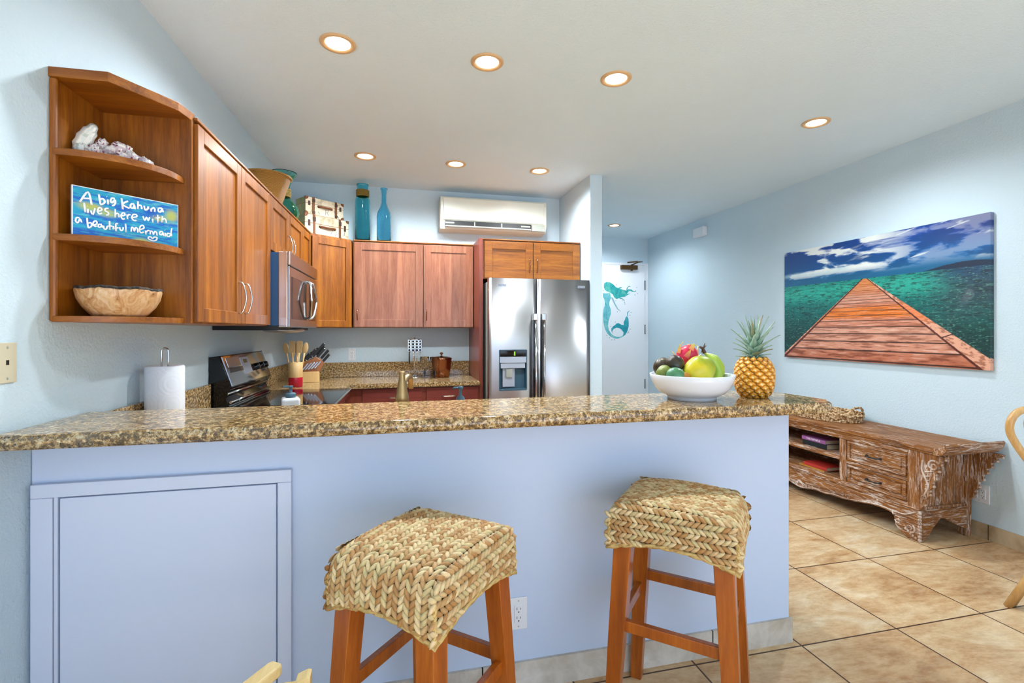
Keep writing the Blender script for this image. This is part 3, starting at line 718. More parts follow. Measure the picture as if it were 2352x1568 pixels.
for x in (gx-.045, gx+.033):
    bm = NB(); box(bm, x-.003, x+.003+.010, -.055, -.004, .35, 1.50, .002); obj('handle_back', bm, 'black_gloss', d1 if x < gx else d2_)
    bm = NB(); tube(bm, [(x+.022, -.065, .33), (x+.022, -.065, 1.52)], .011, 12)
    box(bm, x-.006, x+.034, -.078, -.006, 1.475, 1.535, .005); box(bm, x-.006, x+.034, -.078, -.006, .30, .36, .005)
    obj('handle', bm, 'chrome', d1 if x < gx else d2_)
def text_mesh(name, s, mat, parent, loc, rot, size, ext=.0006, align='CENTER', sx=1):
    cu = bpy.data.curves.new(name, 'FONT'); cu.body = s; cu.size = size; cu.extrude = ext; cu.align_x = align; cu.align_y = 'CENTER'
    o = bpy.data.objects.new('tmp', cu); COL.objects.link(o)
    dg = bpy.context.evaluated_depsgraph_get(); me = bpy.data.meshes.new_from_object(o.evaluated_get(dg))
    bpy.data.objects.remove(o); me.name = name; me.materials.clear(); me.materials.append(MATS[mat])
    n = bpy.data.objects.new(name, me); COL.objects.link(n); n.parent = parent; n.location = loc; n.rotation_euler = rot; n.scale = (sx, 1, 1)
    return n
for par, x, y in ((d1, .115, -.0100), (d2_, .855, -.0075)):
    bg2 = bx('badge', 'silver_grey', par, x-.036, x+.036, y-.002, y+.008, 1.77, 1.792, .001)
    text_mesh('lettering', 'MAYTAG', 'black_matte', bg2, (x, y-.0026, 1.781), (PI/2, 0, 0), .017, .0003)

# ================================================================= AIR CONDITIONER
t = thing('air_conditioner', 'white wall-mounted split air conditioner high on the back wall', 'air conditioner', (.435, 4.89, 2.395))
Wa = 1.545-.435
bm = NB(); prof = [(0.03, .04), (.04, .015), (.10, 0), (.198, .0), (.198, .335), (.06, .345), (.012, .33), (0, .28), (0, .10), (.012, .085)]
prism(bm, prof, .0, Wa, axes='yzx', bev=.008); obj('housing', bm, 'aircon_plastic', t)
bx('front_panel', 'aircon_plastic', t, .03, Wa-.03, -.008, .006, .10, .318, .005)
bx('outlet_slot', 'black_matte', t, .05, Wa-.17, -.003, .03, .046, .092, .001)
bm = NB(); box(bm, .05, Wa-.17, -.006, .012, .030, .046, .003, M=None); box(bm, .05, .14, -.004, .01, .062, .078, .001); box(bm, Wa-.28, Wa-.18, -.004, .01, .058, .074, .001)
for x in (.34, .62): box(bm, x, x+.012, -.006, .01, .045, .085)
obj('louver', bm, 'grey_plastic', t)
bx('control_lid', 'grey_plastic', t, Wa-.165, Wa-.02, -.006, .02, .02, .085, .006)

# ================================================================= OUTLETS, PLATES, SENSOR
def outlet(label, loc, rotz, w=.07, h=.122, n=1, name='wall_outlet'):
    t = thing(name, label, 'outlet', loc, rotz)
    bx('cover_plate', 'white_plastic', t, -w/2, w/2, -.006, 0, -h/2, h/2, .002)
    for k in range(n):
        ox = (k-(n-1)/2)*.046
        bx('socket', 'white_plastic', t, ox-.017, ox+.017, -.009, -.004, -.034, .034, .002)
        bm = NB()
        for z in (.017, -.017):
            box(bm, ox-.0075, ox-.0055, -.0095, -.008, z-.001, z+.008); box(bm, ox+.0055, ox+.0075, -.0095, -.008, z-.001, z+.007)
            lathe(bm, [(0, 0), (.0028, 0)], 10, M=Matrix.Translation((ox, -.0095, z-.009)) @ Matrix.Rotation(PI/2, 4, 'X'))
        obj('slots', bm, 'black_matte', t)
    for z in (h/2-.012, -h/2+.012):
        bm = NB(); lathe(bm, [(0, .001), (.003, 0)], 10, M=Matrix.Translation((0, -.0065, z)) @ Matrix.Rotation(PI/2, 4, 'X')); obj('screw', bm, 'grey_plastic', t)
outlet('white duplex wall outlet low on the bar wall behind the left stool', (.461, BAR, .293), 0)
outlet('white wall outlet above the back worktop between knife block and utensil rack', (-.42, BACK, 1.147), 0, w=.068)
outlet('white double wall outlet behind the carved console near the floor', (rightx(2.46), 2.455, .294), -PI/2, w=.12, n=2)
t = thing('phone_jack_plate', 'cream telephone jack plate on the left wall at the edge of the view', 'wall plate', L(0, 1.727, 1.287), LR)
bx('cover_plate', 'cream_plastic', t, 0, .006, -.036, .036, -.059, .059, .002)
bx('jack', 'black_matte', t, .005, .0065, -.005, .006, -.006, .008)
for z in (.045, -.045):
    bm = NB(); blob(bm, (.006, 0, z), (.002, .004, .004), 10, 6); obj('screw', bm, 'grey_plastic', t)
t = thing('wall_sensor', 'small white box sensor high on the right wall near the ceiling', 'sensor', (rightx(5.55), 5.55, 2.65), RA*0)
bx('housing', 'white_plastic', t, -.065, 0, -.11, .11, -.055, .065, .012)
# ================================================================= PICTURE ON THE RIGHT WALL
def vnoise(x, y, seed=0, oct=4, gain=.5):
    """value noise on arrays"""
    def h(i, j, s):
        n = (i*374761393+j*668265263+s*1442695041).astype(np.int64) & 0x7fffffff
        n = (n ^ (n >> 13))*1274126177 & 0x7fffffff
        return ((n ^ (n >> 16)) & 0xffff)/65535.0
    out = 0; amp = 1; tot = 0
    for o in range(oct):
        xi = np.floor(x).astype(np.int64); yi = np.floor(y).astype(np.int64)
        fx = x-xi; fy = y-yi; fx = fx*fx*(3-2*fx); fy = fy*fy*(3-2*fy)
        v = (h(xi, yi, seed+o)*(1-fx)+h(xi+1, yi, seed+o)*fx)*(1-fy)+(h(xi, yi+1, seed+o)*(1-fx)+h(xi+1, yi+1, seed+o)*fx)*fy
        out = out+amp*v; tot += amp; amp *= gain; x = x*2.03+17.1; y = y*2.03+5.7
    return out/tot
def LN(c): return np.array([lin(c[0]), lin(c[1]), lin(c[2])])
def mixc(a, b, t): return a*(1-t[..., None])+b*t[..., None]
def ss(e0, e1, x): t = np.clip((x-e0)/(e1-e0), 0, 1); return t*t*(3-2*t)
def grid_picture(name, nx, ny, w, h, fn, mat, parent, place):
    """flat picture of nx*ny cells, colour per vertex; place(u,v)->local position"""
    u = (np.arange(nx+1)/nx); v = (np.arange(ny+1)/ny)
    U, V = np.meshgrid(u, v)
    colr = np.clip(fn(U, V), 0, 1)
    verts = [place(uu*w, vv*h) for vv in v for uu in u]
    faces = [(j*(nx+1)+i, j*(nx+1)+i+1, (j+1)*(nx+1)+i+1, (j+1)*(nx+1)+i) for j in range(ny) for i in range(nx)]
    me = bpy.data.meshes.new(name); me.from_pydata(verts, [], faces)
    at = me.color_attributes.new('Col', 'FLOAT_COLOR', 'POINT')
    arr = np.ones(((nx+1)*(ny+1), 4), dtype=np.float32); arr[:, :3] = colr.reshape(-1, 3)
    at.data.foreach_set('color', arr.ravel()); me.materials.append(MATS[mat])
    o = bpy.data.objects.new(name, me); COL.objects.link(o); o.parent = parent
    return o
def pier(U, V):
    horiz = .672+0*U
    # sky
    sx, sy = U*5.2, V*9
    n = vnoise(sx*1.0+vnoise(U*4, V*4, 3)*1.5, sy*1.6, 11, 6, .55)
    t = ss(.45, .60, n)*(.18+.82*ss(.80, .42, U))
    streak = vnoise(U*6+V*6, V*26-U*9, 5, 4)
    t = np.maximum(t, ss(.60, .74, streak)*ss(.35, .6, U)*.6)
    base = mixc(mixc(LN((0, 108, 168)), LN((0, 66, 158)), ss(.68, 1.0, V)), LN((14, 36, 126)), ss(.7, 1.0, U)*ss(.8, 1, V))
    dk = ss(.52, .40, n)*.6
    base = mixc(base, LN((10, 52, 104)), dk)
    base = mixc(base, LN((16, 92, 128)), ss(.78, .68, V)*.8)
    sky = mixc(base, LN((226, 232, 228)), np.clip(t*1.25, 0, 1)*ss(.70, .78, V))
    sky = mixc(sky, LN((178, 208, 214)), ss(.03, 0, np.abs(V-(.765+.01*np.sin(U*20))))*ss(.45, .38, U)*vnoise(U*30, V*10, 2))
    # hills on the right
    hill = .672+.035*np.sin(np.clip((U-.76)/.26, 0, 1)*PI*.75)*(1+.2*vnoise(U*30, U*0, 9))
    sky = mixc(sky, LN((18, 42, 66)), ((V < hill) & (U > .76)).astype(float))
    # sea
    d = np.clip((horiz-V)/.672, 0, 1)
    wv = vnoise(U*46, V*190, 21, 4); wv2 = vnoise(U*90, V*230, 31, 3)
    sea = mixc(LN((0, 116, 110)), LN((6, 58, 56)), ss(.15, .75, d))
    sea = mixc(sea, LN((34, 172, 150)), ss(.18, .02, np.abs(d-.12))*.8)
    sea = mixc(sea, LN((44, 44, 70)), ss(.72, .95, U)*ss(.62, .2, d)*.85)
    sea = mixc(sea, LN((22, 70, 110)), ss(.72, .9, U)*ss(.25, .02, d)*.7)
    sea = mixc(sea, LN((6, 40, 44)), ss(.5, .32, wv)*.75)
    sea = mixc(sea, LN((110, 176, 156)), ss(.62, .8, wv2)*.5)
    img = np.where((V > horiz)[..., None], sky, sea)
    img = np.where(((V < hill) & (U > .76) & (V > horiz))[..., None], LN((22, 44, 70)), img)
    # pier
    f = np.clip((.668-V)/.668, 1e-4, 1)          # 0 at the far end, 1 at the bottom
    cx = .494
    L0 = .479-(.479-(-.03))*f; R0 = .509+(1.06-.509)*f
    rl = .022*f+.003; rr = .085*f+.003
    inside = (U > L0) & (U < R0) & (V < .668)
    deck = (U > L0+rl) & (U < R0-rr)
    # planks: rows evenly spaced in ground distance
    dist = 1/(f*.98+.02)
    row = 7.6*np.log(f+.015)+40
    rowf = row-np.floor(row); ri = np.floor(row)
    rnd = vnoise(ri*7.3+.5, ri*0+.5, 77, 1)
    g = vnoise(U*16+ri*13, V*70/(f+.25)+ri*5, 41, 4, .55)
    wood_ = mixc(LN((204, 112, 74)), LN((220, 170, 146)), rnd)
    orange = ss(.10, .04, np.abs(f-.40))*.95
    wood_ = mixc(wood_, LN((232, 124, 24)), orange)
    wood_ = mixc(wood_, LN((224, 134, 50)), ss(.28, .02, f)*.8)
    wood_ = mixc(wood_, LN((170, 84, 46)), ss(.75, 1.0, f)*.75)
    wood_ = mixc(wood_, LN((120, 56, 30)), ss(.56, .30, g)*(.35+.5*f))
    wood_ = mixc(wood_, LN((236, 206, 190)), ss(.60, .8, g)*.5*(1-ss(.8, 1, f)*.6))
    gap = ss(.10, .02, np.minimum(rowf, 1-rowf))
    wood_ = mixc(wood_, LN((44, 18, 10)), gap*ss(.03, .15, f))
    img = np.where((deck & inside)[..., None], wood_, img)
    gr = vnoise(U*40-V*60, V*80+U*60, 51, 4)
    rail = mixc(LN((226, 168, 140)), LN((150, 84, 56)), ss(.55, .35, gr)*.8)
    rail = mixc(rail, LN((232, 120, 50)), ss(.15, .05, np.abs(f-.42))*.7)
    railm = inside & ~deck
    img = np.where(railm[..., None], rail, img)
    eL = np.abs(U-(L0+rl)); eR = np.abs(U-(R0-rr))
    img = np.where((inside & ((eL < .004+.006*f) | (eR < .003+.004*f)))[..., None], LN((88, 34, 22)), img)
    jt = inside & ~deck & (U > .5) & (np.abs(V-.215-(U-.85)*.6) < .004)
    img = np.where(jt[..., None], LN((60, 26, 18)), img)
    return img
PA = thing('wall_picture', 'wide glossy canvas print of a wooden pier over turquoise sea', 'picture', (rightx(3.25)-.002, 3.25, 1.121), RA*-1)
PW, PH = 1.755, 1.038
bx('stretcher', 'cream_plastic', PA, -.028, -.001, -PW/2+.004, PW/2-.004, .004, PH-.004)
grid_picture('canvas_front', 660, 430, PW, PH, pier, 'painted_art', PA, lambda a, b: (-.0302, PW/2-a, b))
grid_picture('canvas_edge', 6, 330, .03, PH, lambda U, V: pier(U*.004+.995, V), 'painted_art', PA, lambda a, b: (-.0302+a, -PW/2, b))
bm = NB(); box(bm, -.0295, -.001, -PW/2+.0005, PW/2, 0, .004); box(bm, -.0295, -.001, -PW/2+.0005, PW/2, PH-.004, PH); box(bm, -.0295, -.001, PW/2-.004, PW/2, 0, PH)
obj('canvas_wrap', bm, 'paper', PA)

# ================================================================= SHELF OBJECTS
# painted sign, leaning in the corner shelf
a0 = Vector((-1.052, 1.928, 0)); a1 = Vector((-.822, 2.150, 0)); sa = math.atan2((a1-a0).y, (a1-a0).x)
SW, SH = (a1-a0).length, .170
SG = thing('painted_sign', 'small blue and yellow painted sign with white handwriting, on the middle curved shelf', 'sign', (a0.x, a0.y, 1.7006), sa)
bx('board', 'sign_white', SG, 0, SW, 0, .010, 0, SH, .001)
def signart(U, V):
    n = vnoise(U*7, V*22+U*3, 3, 5, .6); n2 = vnoise(U*5+9, V*9, 8, 4)
    c = mixc(LN((10, 100, 200)), LN((20, 165, 205)), ss(.35, .62, n))
    c = mixc(c, LN((90, 190, 205)), ss(.58, .75, vnoise(U*9, V*40, 19, 4))*.8)
    for (cx, cy, rx, ry) in ((.14, .62, .17, .13), (.30, .55, .13, .12), (.80, .63, .12, .10), (.62, .05, .12, .1), (.93, .72, .1, .2)):
        m = ss(1.0, .2, np.hypot((U-cx)/rx, (V-cy)/ry)+.5*(n-.5))
        c = mixc(c, LN((196, 200, 60)), m*.85*ss(.3, .6, n2+.15))
    c = mixc(c, LN((8, 70, 190)), ss(1, .3, np.hypot((U-.72)/.14, (V-.72)/.16))*.7)
    return c
grid_picture('painting', 130, 64, SW-.006, SH-.006, signart, 'sign_art', SG, lambda a, b: (a+.003, -.0006, b+.003))
bm = NB()
for i, st in enumerate(SIGN_STROKES):
    big = .0031 if i < 18 else .0026
    pts = [(x*SW/.362, -.0012, z) for x, z in st]
    if len(pts) > 2: pts = smooth_pts(pts, 4)
    pts = [(min(max(p[0], .004), SW-.004), -.0014, min(max(p[2], .004), SH-.002)) for p in pts]
    vs = tube(bm, pts, big, 8)
    for v in vs: v.co.y = -.0014+(v.co.y+.0014)*.18
obj('lettering', bm, 'sign_white', SG)

# shell / coral cluster on the upper shelf
bm = NB(); Lc = bm.loops.layers.float_color.new('Col')
rr_ = random.Random(3)
def shell(c, r, rot, cols):
    n0 = len(bm.faces)
    M = rot.to_4x4()
    k = rr_.random()*9
    blob(bm, c, r, 22, 12, fn=lambda u: 1+.13*math.sin(9*math.atan2(u.y, u.x)+k)+.08*math.sin(13*u.z+k), M=M)
    bm.faces.ensure_lookup_table()
    for f in bm.faces[n0:]:
        cc = f.calc_center_median()-Vector(c); q_ = math.sin(55*cc.length+14*math.atan2(cc.y, cc.x)+k)
        colr = cols[0] if q_ > -.2 else cols[1]
        if rr_.random() < .1: colr = cols[2]
        for l in f.loops: l[Lc] = colr
from mathutils import Euler
wh = (rgb(236, 232, 226), rgb(206, 190, 200), rgb(140, 70, 90))
shell((-.086, 0, .062), (.022, .018, .055), Euler((0, .45, 0)).to_matrix(), (rgb(240, 240, 234), rgb(226, 232, 226), rgb(200, 210, 200)))
shell((-.095, -.01, .022), (.022, .02, .018), Euler((0, 0, 0)).to_matrix(), (rgb(236, 240, 234), rgb(200, 214, 206), rgb(200, 180, 180)))
for (x, y, z, a) in ((-.045, .0, .022, .2), (-.040, .01, .050, .9), (-.012, -.012, .038, -.3), (.0, .012, .026, .5), (.022, -.01, .022, .2), (.030, .008, .045, 1.1), (.050, -.005, .026, .4), (.070, .004, .018, -.5), (.088, -.006, .012, .3), (.012, .0, .056, .2), (-.065, -.014, .018, .8)):
    shell((x, y, max(z, .017)), (.028, .019, .0165), Euler((a*.6, a, a*2)).to_matrix(), wh)
zmin = min(v.co.z for v in bm.verts)
for v in bm.verts: v.co.z -= zmin
c_ = L(.118, 2.050, 1.9812)
tag(obj('shell_cluster', bm, 'painted_art', loc=c_, rot=(0, 0, sa*.75)), 'clustered white and mauve barnacle shells on the upper curved shelf', 'shell')

# wooden bowl on the lowest shelf
m_, nt_, p_ = nmat('spalted_wood', .45)
v_ = coords(nt_, (14, 14, 7)); n_ = noise(nt_, v_, 2.2, 7, .68, 1.2)
nt_.links.new(ramp(nt_, n_, [(.3, rgb(96, 60, 30)), (.42, rgb(190, 134, 78)), (.55, rgb(214, 172, 124)), (.72, rgb(226, 200, 168))]), p_.inputs['Base Color']); p_.inputs['Coat Weight'].default_value = .4
m_, nt_, p_ = nmat('bark', .9); nt_.links.new(ramp(nt_, noise(nt_, coords(nt_), 60, 4), [(.4, rgb(24, 22, 24)), (.7, rgb(96, 84, 74))]), p_.inputs['Base Color'])
t = thing('wooden_bowl', 'rough turned wooden bowl with dark bark rim on the lowest curved shelf', 'bowl', L(.140, 2.028, 1.4305), 0)
bm = NB(); lathe(bm, [(0, .0), (.072, 0), (.085, .010), (.105, .034), (.119, .062), (.1245, .088), (.1235, .097), (.113, .097), (.113, .085), (.105, .05), (.08, .02), (0, .014)], 56)
for v in bm.verts: v.co.z += .0015*math.sin(7*math.atan2(v.co.y, v.co.x))*(v.co.z/.1)
obj('shell', bm, 'spalted_wood', t)
bm = NB(); lathe(bm, [(.1248, .093), (.1252, .099), (.120, .1025), (.113, .100), (.1122, .094)], 56)
for v in bm.verts: v.co.z += .0022*math.sin(7*math.atan2(v.co.y, v.co.x))+.0015*math.sin(23*math.atan2(v.co.y, v.co.x))
obj('bark_rim', bm, 'bark', t)

# ================================================================= ON TOP OF THE WALL CABINETS
m_, nt_, p_ = nmat('wicker', .7)
w_ = nt_.nodes.new('ShaderNodeTexWave'); w_.inputs['Scale'].default_value = 60; w_.inputs['Distortion'].default_value = 3; w_.bands_direction = 'Z'
nt_.links.new(coords(nt_), w_.inputs['Vector'])
nt_.links.new(ramp(nt_, w_.outputs['Fac'], [(.1, rgb(122, 78, 26)), (.6, rgb(206, 152, 66))]), p_.inputs['Base Color']); bump(nt_, p_, w_.outputs['Fac'], .8, .006)
def topz(): return 2.2312
bk = thing('wicker_basket', 'round flared wicker basket on top of the left wall cabinets', 'basket', L(.185, 3.70, 2.2312), 0)
bm = NB(); lathe(bm, [(0, .004), (.085, 0), (.09, .01), (.115, .09), (.155, .215), (.162, .22), (.155, .222), (.148, .215), (.108, .09), (.082, .015), (0, .012)], 40); obj('body', bm, 'wicker', bk)
bm = NB(); tube(bm, [(.158*math.cos(a*PI/20), .158*math.sin(a*PI/20), .220) for a in range(40)], .008, 8, closed=True); obj('rim', bm, 'wicker', bk)
vs_ = thing('glass_vase', 'green glass vase with flared mouth and rope-wrapped neck behind the wicker basket', 'vase', L(.20, 4.12, 2.2312), 0)
bm = NB(); lathe(bm, [(0, .003), (.06, 0), (.095, .02), (.113, .07), (.10, .125), (.06, .17), (.042, .20), (.040, .26), (.05, .30), (.092, .375), (.095, .382), (.088, .378), (.045, .30), (.034, .26), (.036, .20), (.054, .168), (.093, .122), (.106, .07), (.088, .025), (.0, .010)], 40); obj('glass', bm, 'glass_green', vs_)
bm = NB()
for k in range(6): tube(bm, [((.047)*math.cos(a*PI/12), (.047)*math.sin(a*PI/12), .195+.011*k) for a in range(24)], .006, 6, closed=True)
obj('rope_wrap', bm, 'rope', vs_)

# stacked storage suitcases
m_, nt_, p_ = nmat('map_linen', .7)
nt_.links.new(ramp(nt_, noise(nt_, coords(nt_), 9, 6, .6, .5), [(.36, rgb(186, 168, 132)), (.48, rgb(226, 212, 184)), (.7, rgb(234, 224, 202))]), p_.inputs['Base Color'])
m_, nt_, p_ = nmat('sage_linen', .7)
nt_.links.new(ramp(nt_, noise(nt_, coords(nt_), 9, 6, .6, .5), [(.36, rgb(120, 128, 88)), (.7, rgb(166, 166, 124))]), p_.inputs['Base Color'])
casea = math.atan2(4.958-4.72, -.489+.79)
def suitcase(label, loc, w, d, h):
    t = thing('suitcase', label, 'suitcase', loc, casea, group='vintage map suitcases on the corner cabinet')
    bm = NB(); box(bm, 0, w, 0, d, 0, h, .004); bmesh.ops.recalc_face_normals(bm, faces=bm.faces)
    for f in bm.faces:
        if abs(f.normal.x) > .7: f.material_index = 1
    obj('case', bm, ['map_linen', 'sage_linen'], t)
    bm = NB(); box(bm, .0-.0008, w+.0008, -.0012, d, h*.62, h*.64); obj('lid_seam', bm, 'leather', t)
    for x in (w*.2, w*.79):
        bm = NB(); box(bm, x-.011, x+.011, -.004, 0, .004, h+.002); box(bm, x-.011, x+.011, -.004, d, h-.0005, h+.0025); s = obj('strap', bm, 'leather', t)
        bm = NB(); box(bm, x-.014, x+.014, -.010, -.004, h*.72, h*.90, .002); box(bm, x-.014, x+.014, -.009, -.004, h*.06, h*.2, .002); obj('buckle', bm, 'leather_dark', s)
    bm = NB(); tube(bm, smooth_pts([(w*.33, -.003, h*.52), (w*.37, -.016, h*.52), (w*.5, -.022, h*.50), (w*.63, -.016, h*.52), (w*.67, -.003, h*.52)], 5), .009, 8); hnd = obj('handle', bm, 'leather', t)
    bm = NB(); blob(bm, (w*.33, -.003, h*.52), (.013, .005, .012), 12, 6); blob(bm, (w*.67, -.003, h*.52), (.013, .005, .012), 12, 6); obj('rivet', bm, 'leather_dark', hnd)
    for x in (.09*w, .91*w): bx('latch', 'leather_dark', t, x-.010, x+.010, -.006, 0, h*.5, h*.76, .002)
    bm = NB()
    for cx in (0, w):
        for cz in (0, h):
            blob(bm, (cx, .0, cz), (.030, .014, .026), 12, 8, fn=None)
    for v in bm.verts:
        v.co.x = min(max(v.co.x, -.003), w+.003); v.co.z = min(max(v.co.z, 0.0), h+.002); v.co.y = min(max(v.co.y, -.003), .03)
    obj('corner_guard', bm, 'leather', t)
    bm = NB(); rg = random.Random(w)
    for k in range(7):
        x = rg.uniform(.3, .95)*w; z = rg.uniform(.05, .35)*h
        tube(bm, [(x, -.0005, z), (x+rg.uniform(-.03, .03), -.0005, z+rg.uniform(.02, .05))], .0016, 5)
    obj('printed_lines', bm, 'grey_blue', t)
cv = Vector((-.79, 4.72, 0)); dv = Vector((math.cos(casea), math.sin(casea), 0)); pv = Vector((-dv.y, dv.x, 0))
suitcase('larger beige map-print suitcase, lower of the two stacked', (cv.x-.003, cv.y-.012, 2.2325), .445, .19, .212)
suitcase('smaller beige map-print suitcase, upper of the two stacked', (cv.x, cv.y, 2.2325+.2145), .385, .175, .155)

# tall blue bottles
t = thing('blue_jar', 'tall cylindrical blue glass jar with rope band at its neck, on the back cabinets', 'jar', (-.304, 4.868, 2.2322))
bm = NB(); lathe(bm, [(0, .004), (.066, 0), (.069, .01), (.069, .39), (.064, .415), (.052, .425), (.048, .44), (.050, .50), (.055, .535), (.055, .548), (.050, .548), (.044, .50), (.043, .44), (.046, .43), (.06, .41), (.063, .39), (.063, .02), (0, .015)], 40); obj('glass', bm, 'glass_teal', t)
bm = NB()
for k in range(7): tube(bm, [((.056)*math.cos(a*PI/14), (.056)*math.sin(a*PI/14), .435+.0088*k) for a in range(28)], .0052, 6, closed=True)
obj('rope_band', bm, 'rope', t)
t = thing('blue_bottle', 'tall blue glass bottle with narrow neck beside the rope-banded jar', 'bottle', (-.107, 4.868, 2.2322))
bm = NB(); lathe(bm, [(0, .004), (.062, 0), (.067, .01), (.067, .25), (.060, .29), (.036, .345), (.025, .385), (.0235, .46), (.026, .495), (.033, .512), (.033, .522), (.026, .522), (.019, .49), (.0185, .385), (.03, .34), (.055, .285), (.061, .25), (.061, .02), (0, .015)], 40); obj('glass', bm, 'glass_blue', t)

# ================================================================= WORKTOP OBJECTS
t = thing('paper_towel_holder', 'roll of embossed white paper towel on a chrome loop holder behind the bar', 'paper towels', (-.985, 2.44, CT+.0005))
bm = NB(); lathe(bm, [(.018, .012), (.070, .012), (.0735, .018), (.0735, .298), (.070, .303), (.018, .300)], 48, close=True); obj('paper_roll', bm, 'paper', t)
bm = NB(); lathe(bm, [(0, 0), (.075, 0), (.075, .008), (0, .010)], 36)
tube(bm, [(-.013, 0, .005), (-.013, 0, .365)]+[(-.013*math.cos(k*PI/10), 0, .365+.014*math.sin(k*PI/10)) for k in range(1, 10)]+[(.013, 0, .365), (.013, 0, .005)], .0042, 10); obj('holder', bm, 'chrome', t)

t = thing('soap_bottle', 'square white soap bottle with dark pump just behind the bar', 'soap bottle', (-.455, 2.35, CT+.0005), .25)
bm = NB(); box(bm, -.038, .038, -.038, .038, .018, .158, .012, seg=4); obj('bottle', bm, 'ceramic', t)
bx('base_band', 'grey_blue', t, -.037, .037, -.037, .037, 0, .02, .006)
bm = NB(); lathe(bm, [(0, .155), (.021, .155), (.022, .175), (.018, .178), (.007, .180), (.006, .20), (.010, .202), (.010, .21), (0, .21)], 20); box(bm, -.03, .006, -.005, .005, .203, .211, .002); obj('pump', bm, 'grey_blue', t)

t = thing('kitchen_faucet', 'tapered brushed brass-toned kitchen faucet behind the bar', 'faucet', (.030, 2.28, CT+.0005))
bm = NB(); lathe(bm, [(0, 0), (.032, 0), (.034, .012), (.030, .05), (.0285, .09), (.031, .14), (.030, .155), (.026, .175), (.014, .24), (.012, .255), (.014, .266), (.010, .27), (0, .27)], 28); obj('body', bm, 'brass_nickel', t)
bm = NB(); tube(bm, smooth_pts([(0, 0, .15), (.01, .07, .215), (.035, .15, .235), (.045, .19, .20), (.046, .20, .17)], 6), [.013]*25, 12); obj('spout', bm, 'brass_nickel', t)
t = thing('dispenser_pump', 'small dark soap dispenser pump set in the sink worktop, right of the faucet', 'soap dispenser', (.300, 2.30, CT+.0005))
bm = NB(); lathe(bm, [(0, 0), (.020, 0), (.022, .115), (.019, .14), (.008, .15), (.007, .178), (.012, .18), (.012, .192), (0, .194)], 20); tube(bm, [(0, 0, .186), (-.028, 0, .188), (-.036, 0, .182)], .0045); obj('pump', bm, 'grey_blue', t)

# crock of spoons
t = thing('utensil_crock', 'tan and red cylindrical crock of wooden spoons beside the knife block', 'crock', (-.795, 4.30, CT+.0005))
bm = NB(); lathe(bm, [(0, 0), (.052, 0), (.054, .003), (.054, .075), (.0535, .077)], 36); obj('red_base', bm, 'red_gloss', t)
bm = NB(); lathe(bm, [(.0535, .077), (.054, .079), (.054, .198), (.051, .2), (.048, .198), (.048, .03), (0, .03)], 36); obj('tan_sleeve', bm, 'bamboo', t)
kinds = ('wooden_spoon', 'wooden_spatula', 'wooden_spoon', 'wooden_spatula', 'wooden_spoon')
labs = ('wooden spoon leaning left at the edge of the red and tan crock', 'broad wooden spatula at the front of the crock', 'wooden spoon standing at the back of the crock', 'slim pale wooden spatula right of centre in the crock', 'wooden spoon leaning right in the crock')
spots = ((-.028, 0, -.16), (-.012, -.025, -.03), (.002, .022, .02), (.014, -.012, .06), (.027, .004, .17))
for kd, lb, (x, y, lean) in zip(kinds, labs, spots):
    o = thing(kd, lb, 'utensil', (-.795+x, 4.30+y, CT+.036), group='wooden utensils in the crock')
    ln = .335; M = Matrix.Rotation(lean, 4, 'Y')
    bm = NB(); tube(bm, [(0, 0, 0), (0, 0, ln*.72)], .0065, 8); bmesh.ops.transform(bm, matrix=M, verts=bm.verts); obj('handle', bm, 'bamboo', o)
    bm = NB()
    if 'spatula' in kd: prism(bm, [(-.007, ln*.60), (.007, ln*.60), (.021, ln*.74), (.023, ln), (.0, ln+.006), (-.023, ln), (-.021, ln*.74)], -.003, .003, axes='xzy', bev=.001)
    else: blob(bm, (0, 0, ln*.82), (.023, .007, .055), 16, 12, fn=lambda u: 1-.25*max(0, -u.z))
    bmesh.ops.transform(bm, matrix=M, verts=bm.verts); obj('blade' if 'spatula' in kd else 'scoop', bm, 'bamboo', o)

# knife block with knives
KB = (-.745, 4.66, CT+.0005); ka = math.radians(38)
t = thing('knife_block', 'two-tone wooden knife block full of black-handled knives on the corner worktop', 'knife block', KB, ka-math.radians(38)+.10)
bm = NB(); box(bm, -.075, .082, -.06, .05, 0, .095, .003); obj('front_block', bm, 'bamboo', t)
bm = NB(); prism(bm, [(-.09, .02), (.0, .0), (.085, .085), (.125, .175), (.055, .225), (-.10, .15)], -.045, .065, axes='xzy', bev=.003); obj('slanted_block', bm, 'oiled_block', t)
tl = math.radians(40)
def knife(lab, x, y, z, ln, r, mat, grp):
    o = thing('knife', lab, 'knife', (KB[0]+x+.009, KB[1]+y, KB[2]+z+.011), .1, group=grp)
    M = Matrix.Rotation(tl, 4, 'Y')
    bm = NB(); box(bm, -r, r, -r*.6, r*.6, .0, ln, r*.45); bmesh.ops.transform(bm, matrix=M, verts=bm.verts); obj('handle', bm, mat, o)
    bm = NB(); box(bm, -r*1.02, r*1.02, -r*.5, r*.5, -.004, .008, .001); blob(bm, (0, 0, ln-.002), (r*.95, r*.62, .005), 8, 6); bmesh.ops.transform(bm, matrix=M, verts=bm.verts); obj('bolster', bm, 'chrome', o)
gB = 'black-handled knives in the knife block'; gS = 'silver-handled steak knives in the front of the knife block'
bl = [(-.080, -.02, .155, .115, 'farthest left'), (-.055, .02, .175, .10, 'second from left, rear row'), (-.035, -.015, .185, .125, 'third from left'), (-.010, .02, .205, .11, 'upper middle'),
      (.018, -.01, .215, .150, 'longest, reaching highest'), (.045, .025, .225, .105, 'rear right'), (.055, -.02, .21, .10, 'front right'), (.085, .01, .195, .10, 'lower right'), (.105, -.02, .17, .085, 'farthest right')]
